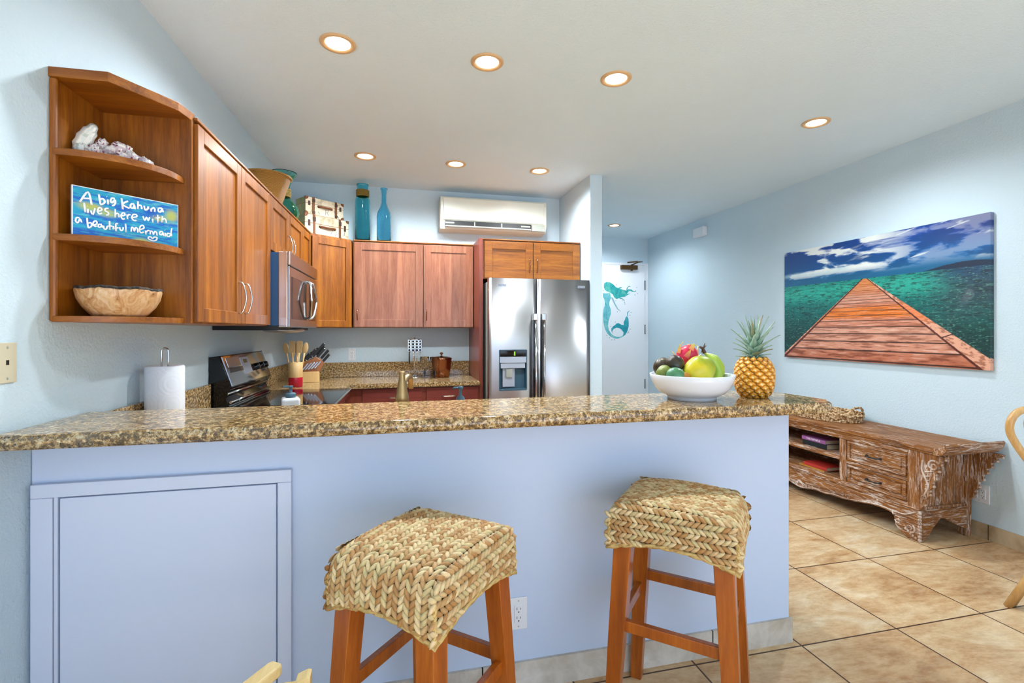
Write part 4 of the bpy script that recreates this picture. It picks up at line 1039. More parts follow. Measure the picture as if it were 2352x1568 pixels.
for x, y, z, ln, lb in bl: knife('black-handled knife in the wooden block, '+lb, x, y, z, ln, .0115, 'black_matte', gB)
for k in range(5): knife('silver steak knife in the low front row of the block, %s' % ('leftmost', 'second from left', 'middle', 'second from right', 'rightmost')[k], -.062+.026*k, -.056-.001*k, .098+.004*k, .078, .0058, 'silver_grey', gS)

# utensil rack
t = thing('utensil_stand', 'chrome countertop stand hung with slotted utensils near the ice bucket', 'utensil stand', (.185, 4.88, CT+.0005))
bm = NB(); lathe(bm, [(0, 0), (.078, 0), (.078, .006), (.03, .014), (.010, .03), (0, .03)], 36); obj('foot', bm, 'chrome', t)
bm = NB(); tube(bm, [(0, 0, .02), (0, 0, .395)], .005, 8); blob(bm, (0, 0, .40), (.008, .008, .012), 10, 8); tube(bm, [(.058*math.cos(k*PI/12), .058*math.sin(k*PI/12), .372) for k in range(24)], .004, 6, closed=True)
tube(bm, [(-.058, 0, .372), (.058, 0, .372)], .004); tube(bm, [(0, -.058, .372), (0, .058, .372)], .004); obj('post', bm, 'chrome', t)
for k, (x, y, lb) in enumerate(((-.052, -.02, 'far left'), (-.018, -.058, 'centre left'), (.018, -.058, 'centre right'), (.052, -.02, 'far right'))):
    o = thing('slotted_turner', 'slotted steel turner hanging on the chrome stand, '+lb, 'utensil', (.185+x, 4.88+y, CT+.372), group='utensils hanging on the chrome stand')
    bm = NB(); W2 = .0145 if k in (1, 2) else .012
    for xx in (-W2, W2-.0035): box(bm, xx, xx+.0035, -.001, .001, -.115, -.004)
    for zz in (-.118, -.092, -.063, -.034, -.007): box(bm, -W2, W2, -.001, .001, zz, zz+.005)
    obj('slotted_head', bm, 'chrome', o)
    bx('slots', 'black_matte', o, -W2+.002, W2-.002, .001, .002, -.114, -.006)
    bm = NB(); tube(bm, [(0, 0, -.116), (0, 0, -.235)], .0045 if k else .007, 8); obj('handle', bm, 'black_matte' if k == 0 else 'chrome', o)

# ice bucket
t = thing('ice_bucket', 'bronze-coloured metal ice bucket with knobbed lid at the right of the back worktop', 'ice bucket', (.445, 4.87, CT+.0005))
bm = NB(); lathe(bm, [(0, 0), (.075, 0), (.080, .006), (.092, .09), (.100, .17), (.104, .178), (.100, .182), (.095, .178), (.085, .05), (0, .02)], 44); obj('bucket', bm, 'bronze_metal', t)
bm = NB(); lathe(bm, [(.104, .182), (.104, .187), (.09, .194), (.05, .203), (.012, .207), (.008, .212), (.008, .225), (.018, .231), (.018, .238), (.008, .243), (0, .244)], 44); obj('lid', bm, 'bronze_metal', t)
for s in (-1, 1):
    bm = NB(); tube(bm, [(s*.097, 0, .155), (s*.118, 0, .155)], .006, 8); blob(bm, (s*.125, 0, .155), (.009, .011, .011), 12, 8); obj('side_knob', bm, 'chrome', t)
# stemmed glasses
def goblet(lb, x, y):
    t = thing('wine_glass', lb, 'glass', (x, y, CT+.0005), group='stemmed glasses beside the ice bucket')
    bm = NB(); lathe(bm, [(0, .002), (.036, 0), (.036, .002), (.008, .007), (0, .0072)], 28); obj('foot', bm, 'glass_clear', t)
    bm = NB(); lathe(bm, [(0, .006), (.006, .007), (.007, .03), (.013, .05), (.008, .075), (.0, .09)], 20); obj('stem', bm, 'glass_cobalt', t)
    bm = NB(); lathe(bm, [(0, .088), (.02, .094), (.038, .12), (.0425, .16), (.0425, .205), (.0412, .205), (.041, .16), (.0365, .121), (.019, .0965), (0, .0915)], 32); obj('bowl', bm, 'glass_clear', t)
goblet('clear stemmed glass with blue stem, next to the slotted utensils', .278, 4.80)
goblet('clear stemmed glass with blue stem, nearest the ice bucket', .366, 4.735)

# ================================================================= FRUIT BOWL
BO = Vector((1.245, 1.868, 1.0885))
t = thing('fruit_bowl', 'large white ceramic bowl of fruit on the bar counter', 'bowl', BO)
bm = NB(); lathe(bm, [(0, .004), (.088, .004), (.094, 0), (.100, 0), (.100, .010), (.106, .016), (.134, .028), (.155, .052), (.168, .080), (.1755, .105), (.174, .107), (.169, .104), (.161, .08), (.148, .055), (.126, .034), (.09, .022), (0, .016)], 64); obj('bowl', bm, 'ceramic', t)
gF = 'fruit in the white bowl'
def fruit(name, lb, cat, c, r, fn, colf, rot=(0, 0, 0), n=40, m=28, mat='skin_colour'):
    t = thing(name, lb, cat, c, group=gF)
    bm = NB(); blob(bm, (0, 0, 0), r, n, m, fn=fn, M=Euler(rot).to_matrix().to_4x4()); paint_fn(bm, colf); obj('skin', bm, mat, t)
    return t
def cl3(a, b, t): t = max(0, min(1, t)); return tuple(a[i]*(1-t)+b[i]*t for i in range(3))+(1,)
def pn(v, s, k=0): return .5+.25*(math.sin(v.x*s+k)+math.sin(v.y*s*1.3+k*2))*math.cos(v.z*s*.9+k)+.12*math.sin(v.x*s*3.1+v.z*s*2.7+k)
pear = lambda u: 1-.22*max(0, u.z)**2
fruit('avocado', 'dark brown-green avocado at the back left of the bowl', 'avocado', (1.143, 1.925, 1.225), (.040, .040, .048), pear, lambda v: cl3(rgb(44, 32, 24), rgb(80, 70, 32), pn(v, 60)), (.9, .5, 0))
fruit('avocado', 'dark glossy avocado on top at the front left of the bowl', 'avocado', (1.164, 1.866, 1.240), (.038, .038, .043), pear, lambda v: cl3(rgb(26, 24, 24), rgb(62, 54, 32), pn(v, 60, 1)), (1.1, .2, 0))
fruit('avocado', 'olive green avocado at the left rim, half hidden by the blue-green mango', 'avocado', (1.119, 1.870, 1.200), (.036, .036, .043), pear, lambda v: cl3(rgb(106, 122, 50), rgb(140, 150, 70), pn(v, 70)), (.3, .6, 0))
fruit('green_mango', 'blue-green mango at the front left rim of the bowl', 'mango', (1.135, 1.812, 1.194), (.043, .036, .034), None, lambda v: cl3(rgb(56, 118, 70), rgb(104, 160, 130), pn(v, 40, 2)), (0, .35, .2))
fruit('mango', 'small orange-brown mango between the green mango and the papaya', 'mango', (1.165, 1.795, 1.186), (.024, .026, .024), None, lambda v: rgb(176, 118, 34))
fruit('papaya', 'large yellow-green papaya at the front centre of the bowl', 'papaya', (1.260, 1.826, 1.216), (.062, .055, .086), lambda u: 1-.24*max(0, u.z), lambda v: cl3(cl3(rgb(214, 190, 20), rgb(176, 186, 30), pn(v, 45)), rgb(96, 140, 34), (v.x*9+v.z*10)+.1+.5*pn(v, 80, 3)-.3), (0, 1.15, .1))
dfc = (1.252, 1.915, 1.270)
df = fruit('dragon_fruit', 'bright pink dragon fruit with pale green tips on top of the pile', 'dragon fruit', dfc, (.045, .042, .050), None, lambda v: cl3(rgb(222, 40, 84), rgb(206, 30, 70), pn(v, 60)), (.2, .7, 0))
bm = NB()
rg = random.Random(5)
for k in range(15):
    u_ = Vector((math.cos(k*2.4)*math.sqrt(1-(.9-.11*k)**2) if abs(.9-.11*k) < 1 else 0, math.sin(k*2.4)*math.sqrt(max(0, 1-(.9-.11*k)**2)), .9-.11*k))
    p = Vector((u_.x*.045, u_.y*.042, u_.z*.050)); up_ = Vector((.55, 0, .8)); tdir = (up_-up_.dot(u_)*u_).normalized(); sd = u_.cross(tdir)
    pts = [p-sd*.012-tdir*.012, p-sd*.008+tdir*.008+u_*.006, p+tdir*.026+u_*.014, p+sd*.008+tdir*.008+u_*.006, p+sd*.012-tdir*.012]
    up2 = [bm.verts.new(q_+u_*.0015) for q_ in pts]; lo2 = [bm.verts.new(q_-u_*.002) for q_ in pts]
    bm.faces.new(up2); bm.faces.new(lo2[::-1])
    for i in range(5): bm.faces.new([up2[i], up2[(i+1) % 5], lo2[(i+1) % 5], lo2[i]])
LF = bm.loops.layers.float_color.new('Col')
for f in bm.faces:
    for l in f.loops:
        l[LF] = cl3(rgb(228, 60, 90), rgb(214, 206, 90), (l.vert.co.length-.046)*75)
obj('scales', bm, 'skin_colour', df)
bn = thing('banana_bunch', 'bunch of green bananas curving over the right rim of the bowl', 'bananas', (1.379, 1.880, 1.219), group=gF)
for k, (dx, dy) in enumerate(((.0, 0), (-.024, -.022))):
    bm = NB(); base = [(-.062, 0, .066), (-.050, 0, .058), (-.030, 0, .046), (-.008, 0, .030), (.010, 0, .004), (.012, 0, -.024), (.003, 0, -.046), (-.006, 0, -.056)]
    pts = smooth_pts([(x+dx*min(1, (i/3)), y+dy*min(1, i/2), z-k*.004*i*.5) for i, (x, y, z) in enumerate(base)], 5)
    N_ = len(pts); rad = []
    for i in range(N_):
        s_ = i/(N_-1); rad.append(.006 if s_ < .12 else (.006+.015*min(1, (s_-.12)/.25) if s_ < .8 else .021*math.sqrt(max(.02, (1-s_)/.2))))
    tube(bm, pts, rad, 14); paint_fn(bm, lambda v: cl3(rgb(140, 180, 50), rgb(190, 210, 90), pn(v, 50)*.8)); obj('banana', bm, 'skin_colour', bn)
bm = NB(); tube(bm, smooth_pts([(-.062, 0, .064), (-.066, .002, .076), (-.074, .0, .086), (-.088, 0, .092)], 4), [.009, .009, .008, .008, .0075, .007, .006, .006, .005, .005, .005, .004, .004][:13], 10)
for a in ((-.06, 0, .108), (-.05, .006, .098), (-.084, -.01, .068)): tube(bm, [(-.072, 0, .080), a], [.004, .0015], 6)
obj('stem', bm, 'leather_dark', bn)

# ================================================================= PINEAPPLE
PI_C = (1.545, 1.85, 1.0885)
t = thing('pineapple', 'ripe golden pineapple with spiky blue-green crown standing on the bar counter', 'pineapple', PI_C)
bm = NB(); H_ = .172; R_ = .079
def prad(s): return R_*(1-abs(2*s-1.0)**3.2*.42)*(1.0 if s > .5 else .985)
lathe(bm, [(0, 0)]+[(prad(k/16)*.955 if 0 < k < 16 else prad(k/16)*.75, k/16*H_) for k in range(17)]+[(0, H_)], 40)
paint_fn(bm, lambda v: rgb(104, 84, 26))
rows = 12; per = 12
LP_ = bm.loops.layers.float_color['Col']
for j in range(rows):
    s = (j+.35)/(rows-.3)
    for i in range(per):
        a = 2*PI*(i+.5*(j % 2))/per + .05*j
        r = prad(s); c = Vector((r*.95*math.cos(a), r*.95*math.sin(a), s*H_))
        dr_ = (prad(min(s+.04, 1))-prad(max(s-.04, 0)))/(.08*H_)
        nrm = Vector((math.cos(a), math.sin(a), -dr_)).normalized(); tx = Vector((-math.sin(a), math.cos(a), 0))
        ty = Vector((0, 0, 1))-nrm*nrm.z; ty.normalize()
        wx = 2*PI*r/per*.56; wy = H_/rows*1.02
        rings_ = []
        for sc_, hh in ((.97, -.001), (.80, .0062), (.42, .0085), (.16, .0072)):
            rings_.append([bm.verts.new(c+tx*math.cos(th)*wx*sc_*(1 if k % 2 == 0 else .80)+ty*math.sin(th)*wy*sc_*(1 if k % 2 == 0 else .80)+nrm*hh) for k, th in enumerate([k*PI/4 for k in range(8)])])
        cols_ = (rgb(116, 92, 24), rgb(206, 132, 20), rgb(238, 176, 44), rgb(250, 226, 170))
        for q3 in range(3):
            A_, B_ = rings_[q3], rings_[q3+1]
            for k in range(8):
                f = bm.faces.new([A_[k], A_[(k+1) % 8], B_[(k+1) % 8], B_[k]]); f.smooth = True
                star = (k % 2 == 0)
                for l in f.loops:
                    l[LP_] = cols_[q3] if l.vert in A_ else (cols_[q3+1] if (q3 < 1 or star) else cols_[q3])
        f = bm.faces.new(rings_[3])
        for l in f.loops: l[LP_] = cols_[3]
        v3 = [bm.verts.new(c+nrm*.007+tx*.0022), bm.verts.new(c+nrm*.007-tx*.0022), bm.verts.new(c+nrm*.011-ty*.008)]
        f = bm.faces.new(v3)
        for l in f.loops: l[LP_] = rgb(244, 226, 190)
for v in bm.verts: v.co.z = max(v.co.z, .0005)
obj('fruit_body', bm, 'skin_colour', t)
bm = NB(); LC = bm.loops.layers.float_color.new('Col'); rg = random.Random(11)
def leaf(base, d, ln, w, bend, c0, c1):
    d = Vector(d).normalized(); side = d.cross(Vector((0, 0, 1)));
    if side.length < .05: side = Vector((1, 0, 0))
    side.normalize(); outv = Vector((d.x, d.y, 0)); n = 7; prev = None
    p = Vector(base); cur = d.copy()
    for k in range(n+1):
        s = k/n; ww = w*(1-s**1.6)*(.75+.5*math.sin(PI*min(1, s*1.6+.1)))*.9+.0003
        nn = side.cross(cur).normalized()
        row = [bm.verts.new(p+side*ww+nn*ww*.35), bm.verts.new(p-nn*.0012), bm.verts.new(p-side*ww+nn*ww*.35), bm.verts.new(p-nn*.003)]
        if prev:
            for i in range(4):
                f = bm.faces.new([prev[i], prev[(i+1) % 4], row[(i+1) % 4], row[i]]); f.smooth = True
                for l in f.loops: l[LC] = cl3(c0, c1, s+.12*math.sin(k*3+i))
        prev = row; p = p+cur*(ln/n); cur = (cur+Vector((outv.x, outv.y, -.25))*bend/n).normalized()
for k in range(40):
    lvl = k/39; a = k*2.39996
    tilt = (1-lvl)*1.15+.06
    d = (math.cos(a)*math.sin(tilt), math.sin(a)*math.sin(tilt), math.cos(tilt))
    ln = .045+.085*min(1, lvl*1.5)+rg.uniform(-.012, .012); wd = .0105+.008*math.sin(PI*min(1, lvl*1.05))
    r0 = .020*(1-lvl*.7)
    leaf((r0*math.cos(a), r0*math.sin(a), H_-.004+lvl*.072), d, ln, wd, .9*(1-lvl)+.25, rgb(112, 152, 126), rgb(160, 186, 166) if rg.random() > .2 else rgb(150, 130, 80))
obj('crown', bm, 'skin_colour', t)
# ================================================================= CARVED CONSOLE
FX, BX, EY, YC = 3.33, 3.785, 2.48, 3.44      # front face, back, near end, middle of its length
t = thing('carved_console', 'long whitewashed carved wooden console with drawers and flared ends against the right wall', 'console table', (FX, EY, 0))
def cl_(bm):
    bmesh.ops.translate(bm, vec=(-FX, -EY, 0), verts=bm.verts); return bm
LY = 2*YC-EY
bm = NB(); box(bm, FX-.015, BX+.012, EY-.13, LY+.13, .607, .640, .006); box(bm, FX-.005, BX+.008, EY-.10, LY+.10, .592, .607, .003); obj('tabletop', cl_(bm), 'weathered_top', t)
for s in (0, 1):
    bm = NB()
    pr = [(-.10, .590), (-.145, .600), (-.172, .632), (-.180, .668), (-.172, .676), (-.160, .668), (-.135, .645), (-.10, .640)]
    pr = [(EY+a if s == 0 else LY-a, z) for a, z in pr]
    prism(bm, pr, FX-.02, BX+.015, axes='yzx', bev=.003)
    obj('end_flange', cl_(bm), 'weathered_x', t)
posts = [(FX, FX+.045, EY, EY+.075), (BX-.05, BX, EY, EY+.05), (FX, FX+.045, LY-.075, LY), (BX-.05, BX, LY-.05, LY)]
for a in posts:
    bm = NB(); box(bm, *a, .0 if a[0] > FX else .10, .592, .004); obj('leg', cl_(bm), 'weathered_z', t)
bm = NB(); box(bm, FX+.012, BX-.01, EY+.014, EY+.03, .20, .592); box(bm, FX+.045, BX-.05, EY+.004, EY+.03, .565, .592, .003); box(bm, FX+.045, BX-.05, EY+.004, EY+.03, .19, .222, .003)
obj('side_panel', cl_(bm), 'weathered_z', t)
bm = NB(); box(bm, FX+.012, BX-.01, LY-.03, LY-.014, .20, .592); obj('side_panel', cl_(bm), 'weathered_z', t)
bm = NB(); box(bm, BX-.012, BX, EY+.05, LY-.05, .205, .592); obj('back_panel', cl_(bm), 'weathered_y', t)
bm = NB(); box(bm, FX+.002, BX-.012, EY+.03, LY-.03, .205, .236, .003); obj('bottom_board', cl_(bm), 'weathered_y', t)
bm = NB(); box(bm, FX+.004, BX-.012, 3.07, LY-.06, .388, .420, .004); obj('shelf', cl_(bm), 'weathered_y', t)
bm = NB(); box(bm, FX, FX+.03, EY+.075, LY-.075, .555, .592, .003); box(bm, FX, FX+.03, EY+.075, 3.02, .375, .400, .003); box(bm, FX-.004, FX+.02, EY+.0, LY, .196, .214, .004); box(bm, FX+.008, FX+.034, EY+.06, 3.04, .214, .575); obj('front_rail', cl_(bm), 'weathered_y', t)
bm = NB(); box(bm, FX-.0015, BX-.012, 3.01, 3.07, .2365, .554, .004); obj('divider', cl_(bm), 'weathered_z', t)
for z0, z1 in ((.243, .372), (.405, .552)):
    y0, y1 = EY+.085, 3.00
    bm = NB(); box(bm, FX+.006, FX+.03, y0, y1, z0, z1)
    for a in ((y0, y1, z1-.018, z1), (y0, y1, z0, z0+.018), (y0, y0+.02, z0+.0185, z1-.0185), (y1-.02, y1, z0+.0185, z1-.0185)): box(bm, FX-.004, FX+.01, *a, .003)
    box(bm, FX-.001, FX+.01, y0+.035, y1-.035, z0+.033, z1-.033, .004)
    dw = obj('drawer', cl_(bm), 'weathered_y', t)
    zc = (z0+z1)/2; yc = 2.79
    bm = NB(); tube(bm, smooth_pts([(FX-.004, yc-.05, zc), (FX-.022, yc-.044, zc-.002), (FX-.026, yc, zc-.003), (FX-.022, yc+.044, zc-.002), (FX-.004, yc+.05, zc)], 5), [.004+.003*math.sin(k*.7)**2 for k in range(21)], 8)
    blob(bm, (FX-.004, yc-.05, zc), (.005, .010, .009), 10, 6); blob(bm, (FX-.004, yc+.05, zc), (.005, .010, .009), 10, 6)
    obj('handle', cl_(bm), 'black_matte', dw)
# apron with its wavy lower edge and carved feet
half = [(EY, .0), (EY+.075, 0), (EY+.095, .018), (EY+.13, .03), (EY+.158, .065), (EY+.150, .09), (EY+.165, .115), (EY+.18, .135), (2.72, .142), (2.80, .136), (2.88, .122), (2.96, .108), (3.04, .098), (3.12, .098), (3.20, .082), (3.28, .088), (3.34, .076), (3.40, .062), (YC, .056)]
full = half+[(2*YC-y, z) for y, z in half[-2::-1]]
bm = NB(); prism(bm, full+[(LY, .205), (EY, .205)], FX-.004, FX+.026, axes='yzx', bev=.003); ap = obj('apron', cl_(bm), 'weathered_y', t)
def scroll(bm, cx, cz, r, turns, a0, sgn, x, thick=.006, n=22):
    pts = []
    for k in range(n+1):
        s = k/n; rr2 = r*(1-.80*s); a = a0+sgn*turns*2*PI*s
        pts.append((x, cx+rr2*math.cos(a), cz+rr2*math.sin(a)))
    tube(bm, pts, [thick*(1-.4*k/n) for k in range(n+1)], 7)
bm = NB()
edge = [(FX-.006, y, z+.010) for y, z in half[6:]]+[(FX-.006, 2*YC-y, z+.010) for y, z in half[-2:5:-1]]
tube(bm, smooth_pts(edge, 3), .0045, 6)
for s in (0, 1):
    f_ = (lambda y: y) if s == 0 else (lambda y: 2*YC-y); g_ = 1 if s == 0 else -1
    scroll(bm, f_(EY+.055), .070, .034, 1.4, 2.2, g_, FX-.006, .006)
    scroll(bm, f_(EY+.135), .095, .020, 1.1, 0, -g_, FX-.006, .004)
    scroll(bm, f_(2.99), .128, .017, 1.2, 0, g_, FX-.006, .0045); scroll(bm, f_(3.035), .135, .014, 1.2, 2, -g_, FX-.006, .004)
    tube(bm, smooth_pts([(FX-.006, f_(EY+.02), .19), (FX-.008, f_(EY+.06), .165), (FX-.008, f_(EY+.10), .15), (FX-.006, f_(EY+.15), .15)], 4), .005, 6)
    for k in range(5): blob(bm, (FX-.005, f_(EY+.02+.016*k), .018+.01*k), (.006, .008, .010), 8, 6)
    for k in range(4): scroll(bm, f_(YC-.035-.03*k), .092+.002*k, .014, 1.1, k*2, g_*(-1)**k, FX-.006, .0038)
for k in range(5): blob(bm, (FX-.006, YC+.013*(k-2), .098+.006*(2-abs(k-2))), (.006, .008, .012), 8, 6)
obj('carved_scrolls', cl_(bm), 'weathered_carved', ap)
sd = [(FX, 0), (FX+.040, 0), (FX+.055, .03), (FX+.085, .045), (FX+.105, .08), (FX+.14, .105), (FX+.175, .145), (FX+.22, .138), (FX+.29, .10), (FX+.36, .07), (FX+.405, .045), (FX+.405, .205), (FX, .205)]
for s in (0, 1):
    bm = NB(); prism(bm, sd, EY-.004 if s == 0 else LY-.018, EY+.018 if s == 0 else LY+.004, axes='xzy', bev=.002); obj('side_apron', cl_(bm), 'weathered_x', t)
bm = NB()
for k in range(9): blob(bm, (FX+.002, EY-.002, .012+.022*k), (.012, .012, .013), 10, 6, fn=lambda u: 1)
obj('corner_carving', cl_(bm), 'weathered_carved', t)
# hanging brackets below the flared ends
fb = [(EY, .592), (EY-.155, .592), (EY-.150, .572), (EY-.125, .560), (EY-.128, .535), (EY-.105, .515), (EY-.112, .49), (EY-.095, .465), (EY-.10, .44), (EY-.075, .41), (EY-.08, .385), (EY-.055, .35), (EY-.06, .325), (EY-.035, .285), (EY-.03, .25), (EY, .215)]
bb = [(EY, .592), (EY-.195, .592), (EY-.185, .572), (EY-.155, .565), (EY-.157, .54), (EY-.125, .522), (EY-.13, .495), (EY-.10, .478), (EY-.105, .45), (EY-.078, .43), (EY-.083, .40), (EY-.055, .375), (EY-.06, .345), (EY-.03, .31), (EY-.028, .275), (EY, .24)]
for x0, poly_, nm in ((FX+.004, fb, 'weathered_z'), (BX-.028, bb, 'weathered_z')):
    for s in (0, 1):
        pl = poly_ if s == 0 else [(2*YC-y, z) for y, z in poly_]
        bm = NB(); prism(bm, pl, x0, x0+.022, axes='yzx', bev=.002); br = obj('bracket', cl_(bm), nm, t)
        bm = NB(); f_ = (lambda y: y) if s == 0 else (lambda y: 2*YC-y); g_ = 1 if s == 0 else -1; X_ = x0-.002
        if x0 > FX+.1: X_ = x0+.012
        scroll(bm, f_(EY-.085), .520, .038, 1.3, 2.6, -g_, X_, .0075)
        tube(bm, smooth_pts([(X_, f_(EY-.02), .54), (X_, f_(EY-.015), .48), (X_, f_(EY-.04), .42), (X_, f_(EY-.055), .38), (X_, f_(EY-.03), .32), (X_, f_(EY-.012), .26)], 5), .006, 6)
        for k in range(6): tube(bm, [(X_, f_(EY-.035-.003*(k % 2)), .47-.028*k), (X_-.003, f_(EY-.085+.009*k), .485-.030*k)], [.005, .0015], 6)
        scroll(bm, f_(EY-.03), .300, .018, 1.1, 0, g_, X_, .004)
        for (y, z) in poly_[2:-1]: blob(bm, (x0+.011, f_(y), z), (.012, .008, .009), 8, 6)
        obj('carving', cl_(bm), 'weathered_carved', br)

# woven tray on the console
m_, nt_, p_ = nmat('seagrass', .75)
br_ = nt_.nodes.new('ShaderNodeTexVoronoi'); br_.inputs['Scale'].default_value = 75; nt_.links.new(coords(nt_, (1, 1, .8)), br_.inputs['Vector'])
nt_.links.new(ramp(nt_, br_.outputs['Distance'], [(.1, rgb(232, 214, 184)), (.5, rgb(196, 160, 112)), (.75, rgb(112, 74, 40))]), p_.inputs['Base Color']); bump(nt_, p_, br_.outputs['Distance'], -.8, .006)
TA, TBx = .285, .175
t = thing('woven_tray', 'oval woven seagrass tray with arched handles on top of the carved console', 'tray', (3.575, 3.435, .6405), .12)
bm = NB()
for j in range(5):
    z = .008+.0125*j; rr3 = 1.0+.012*j
    N_ = 96; pts = [((TBx*rr3+.004*math.sin(k*PI/1.5+j*PI))*math.cos(2*PI*k/N_), (TA*rr3+.004*math.sin(k*PI/1.5+j*PI))*math.sin(2*PI*k/N_), z) for k in range(N_)]
    tube(bm, pts, .0085, 6, closed=True)
lathe(bm, [(0, .004), (1, .004), (1, .010), (0, .010)], 64, sx=TBx, sy=TA)
obj('basket_wall', bm, 'seagrass', t)
def rim_z(a):
    best = 0
    for c in (-PI/2-.10, PI/2+.1): 
        d_ = abs((a-c+PI) % (2*PI)-PI); best = max(best, math.exp(-(d_/.36)**4))
    return .066+.060*best
bm = NB(); N_ = 120
for ph in (0, PI):
    pts = [((TBx*1.055+.005*math.cos(k*PI/3+ph))*math.cos(2*PI*k/N_), (TA*1.04+.005*math.cos(k*PI/3+ph))*math.sin(2*PI*k/N_), rim_z(2*PI*k/N_)+.005*math.sin(k*PI/3+ph)) for k in range(N_)]
    tube(bm, pts, .0062, 6, closed=True)
obj('braided_rim', bm, 'seagrass', t)

# books in the console
def book(name, lb, y0, y1, x0, x1, z0, h, cover, grp, spine_text=None, tm='sign_white', ts=.016):
    t = thing(name, lb, 'book', (x0, (y0+y1)/2, z0), 0, grp); w2 = (y1-y0)/2; D_ = x1-x0
    bm = NB(); box(bm, 0, D_, -w2, w2, 0, .002); box(bm, 0, D_, -w2, w2, h-.002, h); box(bm, 0, .003, -w2, w2, 0, h, .001); c = obj('cover', bm, cover, t)
    bx('page_block', 'page', t, .003, D_-.003, -w2+.003, w2-.003, .002, h-.002)
    if spine_text: text_mesh('spine_title', spine_text, tm, c, (-.0006, 0, h/2), (PI/2, 0, -PI/2), ts, .0002)
    return t
nmat('cover_pink', .4, 0, rgb(150, 90, 150)); nmat('cover_black', .35, 0, rgb(26, 34, 40)); nmat('cover_red', .4, 0, rgb(190, 54, 48)); nmat('cover_orange', .4, 0, rgb(206, 146, 60))
gb = 'paperbacks in the open shelves of the console'
book('book', 'thick black paperback, lower book on the upper console shelf', 3.235, 3.475, 3.385, 3.54, .4205, .040, 'cover_black', gb)
book('book', 'pink and mauve paperback lying on the black one on the upper console shelf', 3.245, 3.482, 3.383, 3.54, .461, .030, 'cover_pink', gb, 'THE FAITHFUL', ts=.022)
book('book', 'thin orange book, lowest in the bottom compartment of the console', 3.25, 3.50, 3.375, 3.54, .2365, .012, 'cover_orange', gb)
book('book', 'red book lying on the orange one in the bottom compartment of the console', 3.235, 3.465, 3.385, 3.54, .249, .026, 'cover_red', gb)

# ================================================================= BAR STOOLS
HX, HD, ZT, ZB = .203, .176, .812, .648
RX, RY = .050, .042
def xprof(s):
    """rounded saddle profile across x: s in metres from the bottom of the -x skirt; returns x, z"""
    hgt = ZT-.014-RX-ZB; arc = RX*PI/2; top = 2*(HX-RX); T = 2*hgt+2*arc+top
    s = max(0, min(T, s)); m = s
    if s > T/2: m = T-s
    if m < hgt: x, z = -HX-.006*math.sin(PI*m/hgt)+.0, ZB+m
    elif m < hgt+arc: a = (m-hgt)/RX; x, z = -HX+RX-RX*math.cos(a), ZT-.014-RX+RX*math.sin(a)
    else:
        x = -HX+RX+(m-hgt-arc); z = ZT-.014
    z += .014*max(0, 1-(x/(HX-RX*.6))**2) if m > hgt+arc else 0
    return (x if s <= T/2 else -x), z
XT = 2*(ZT-.014-RX-ZB)+2*RX*PI/2+2*(HX-RX)
def zbot(u): return ZB+.036*(1-min(1, abs(u))**2)   # skirt hem arches up between the corners
def Sx(s, y):
    x, z = xprof(s); e = max(0, abs(y)-(HD-RY))/RY; e = min(e, 1)
    drop = RY*(1-math.sqrt(1-e*e)); zt = (z-ZB)/(ZT-ZB)
    return Vector((x*(1-.06*e*e*(1 if abs(x) > HX*.8 else .0)), y, z-drop*max(0, (z-(ZT-.08))/.08) if z > ZT-.08 else z))
def Sy(sg, x, h):
    ex = max(0, abs(x)-(HX-RX))/RX; ex = min(ex, 1)
    ztop = ZT-RY-.014*(1-max(0, 1-(x/HX)**2))-RX*(1-math.sqrt(1-ex*ex))*.9
    return Vector((x, sg*(HD+.005*math.sin(PI*min(1, max(0, (h-ZB)/(ztop-ZB))))-.006*ex), h))
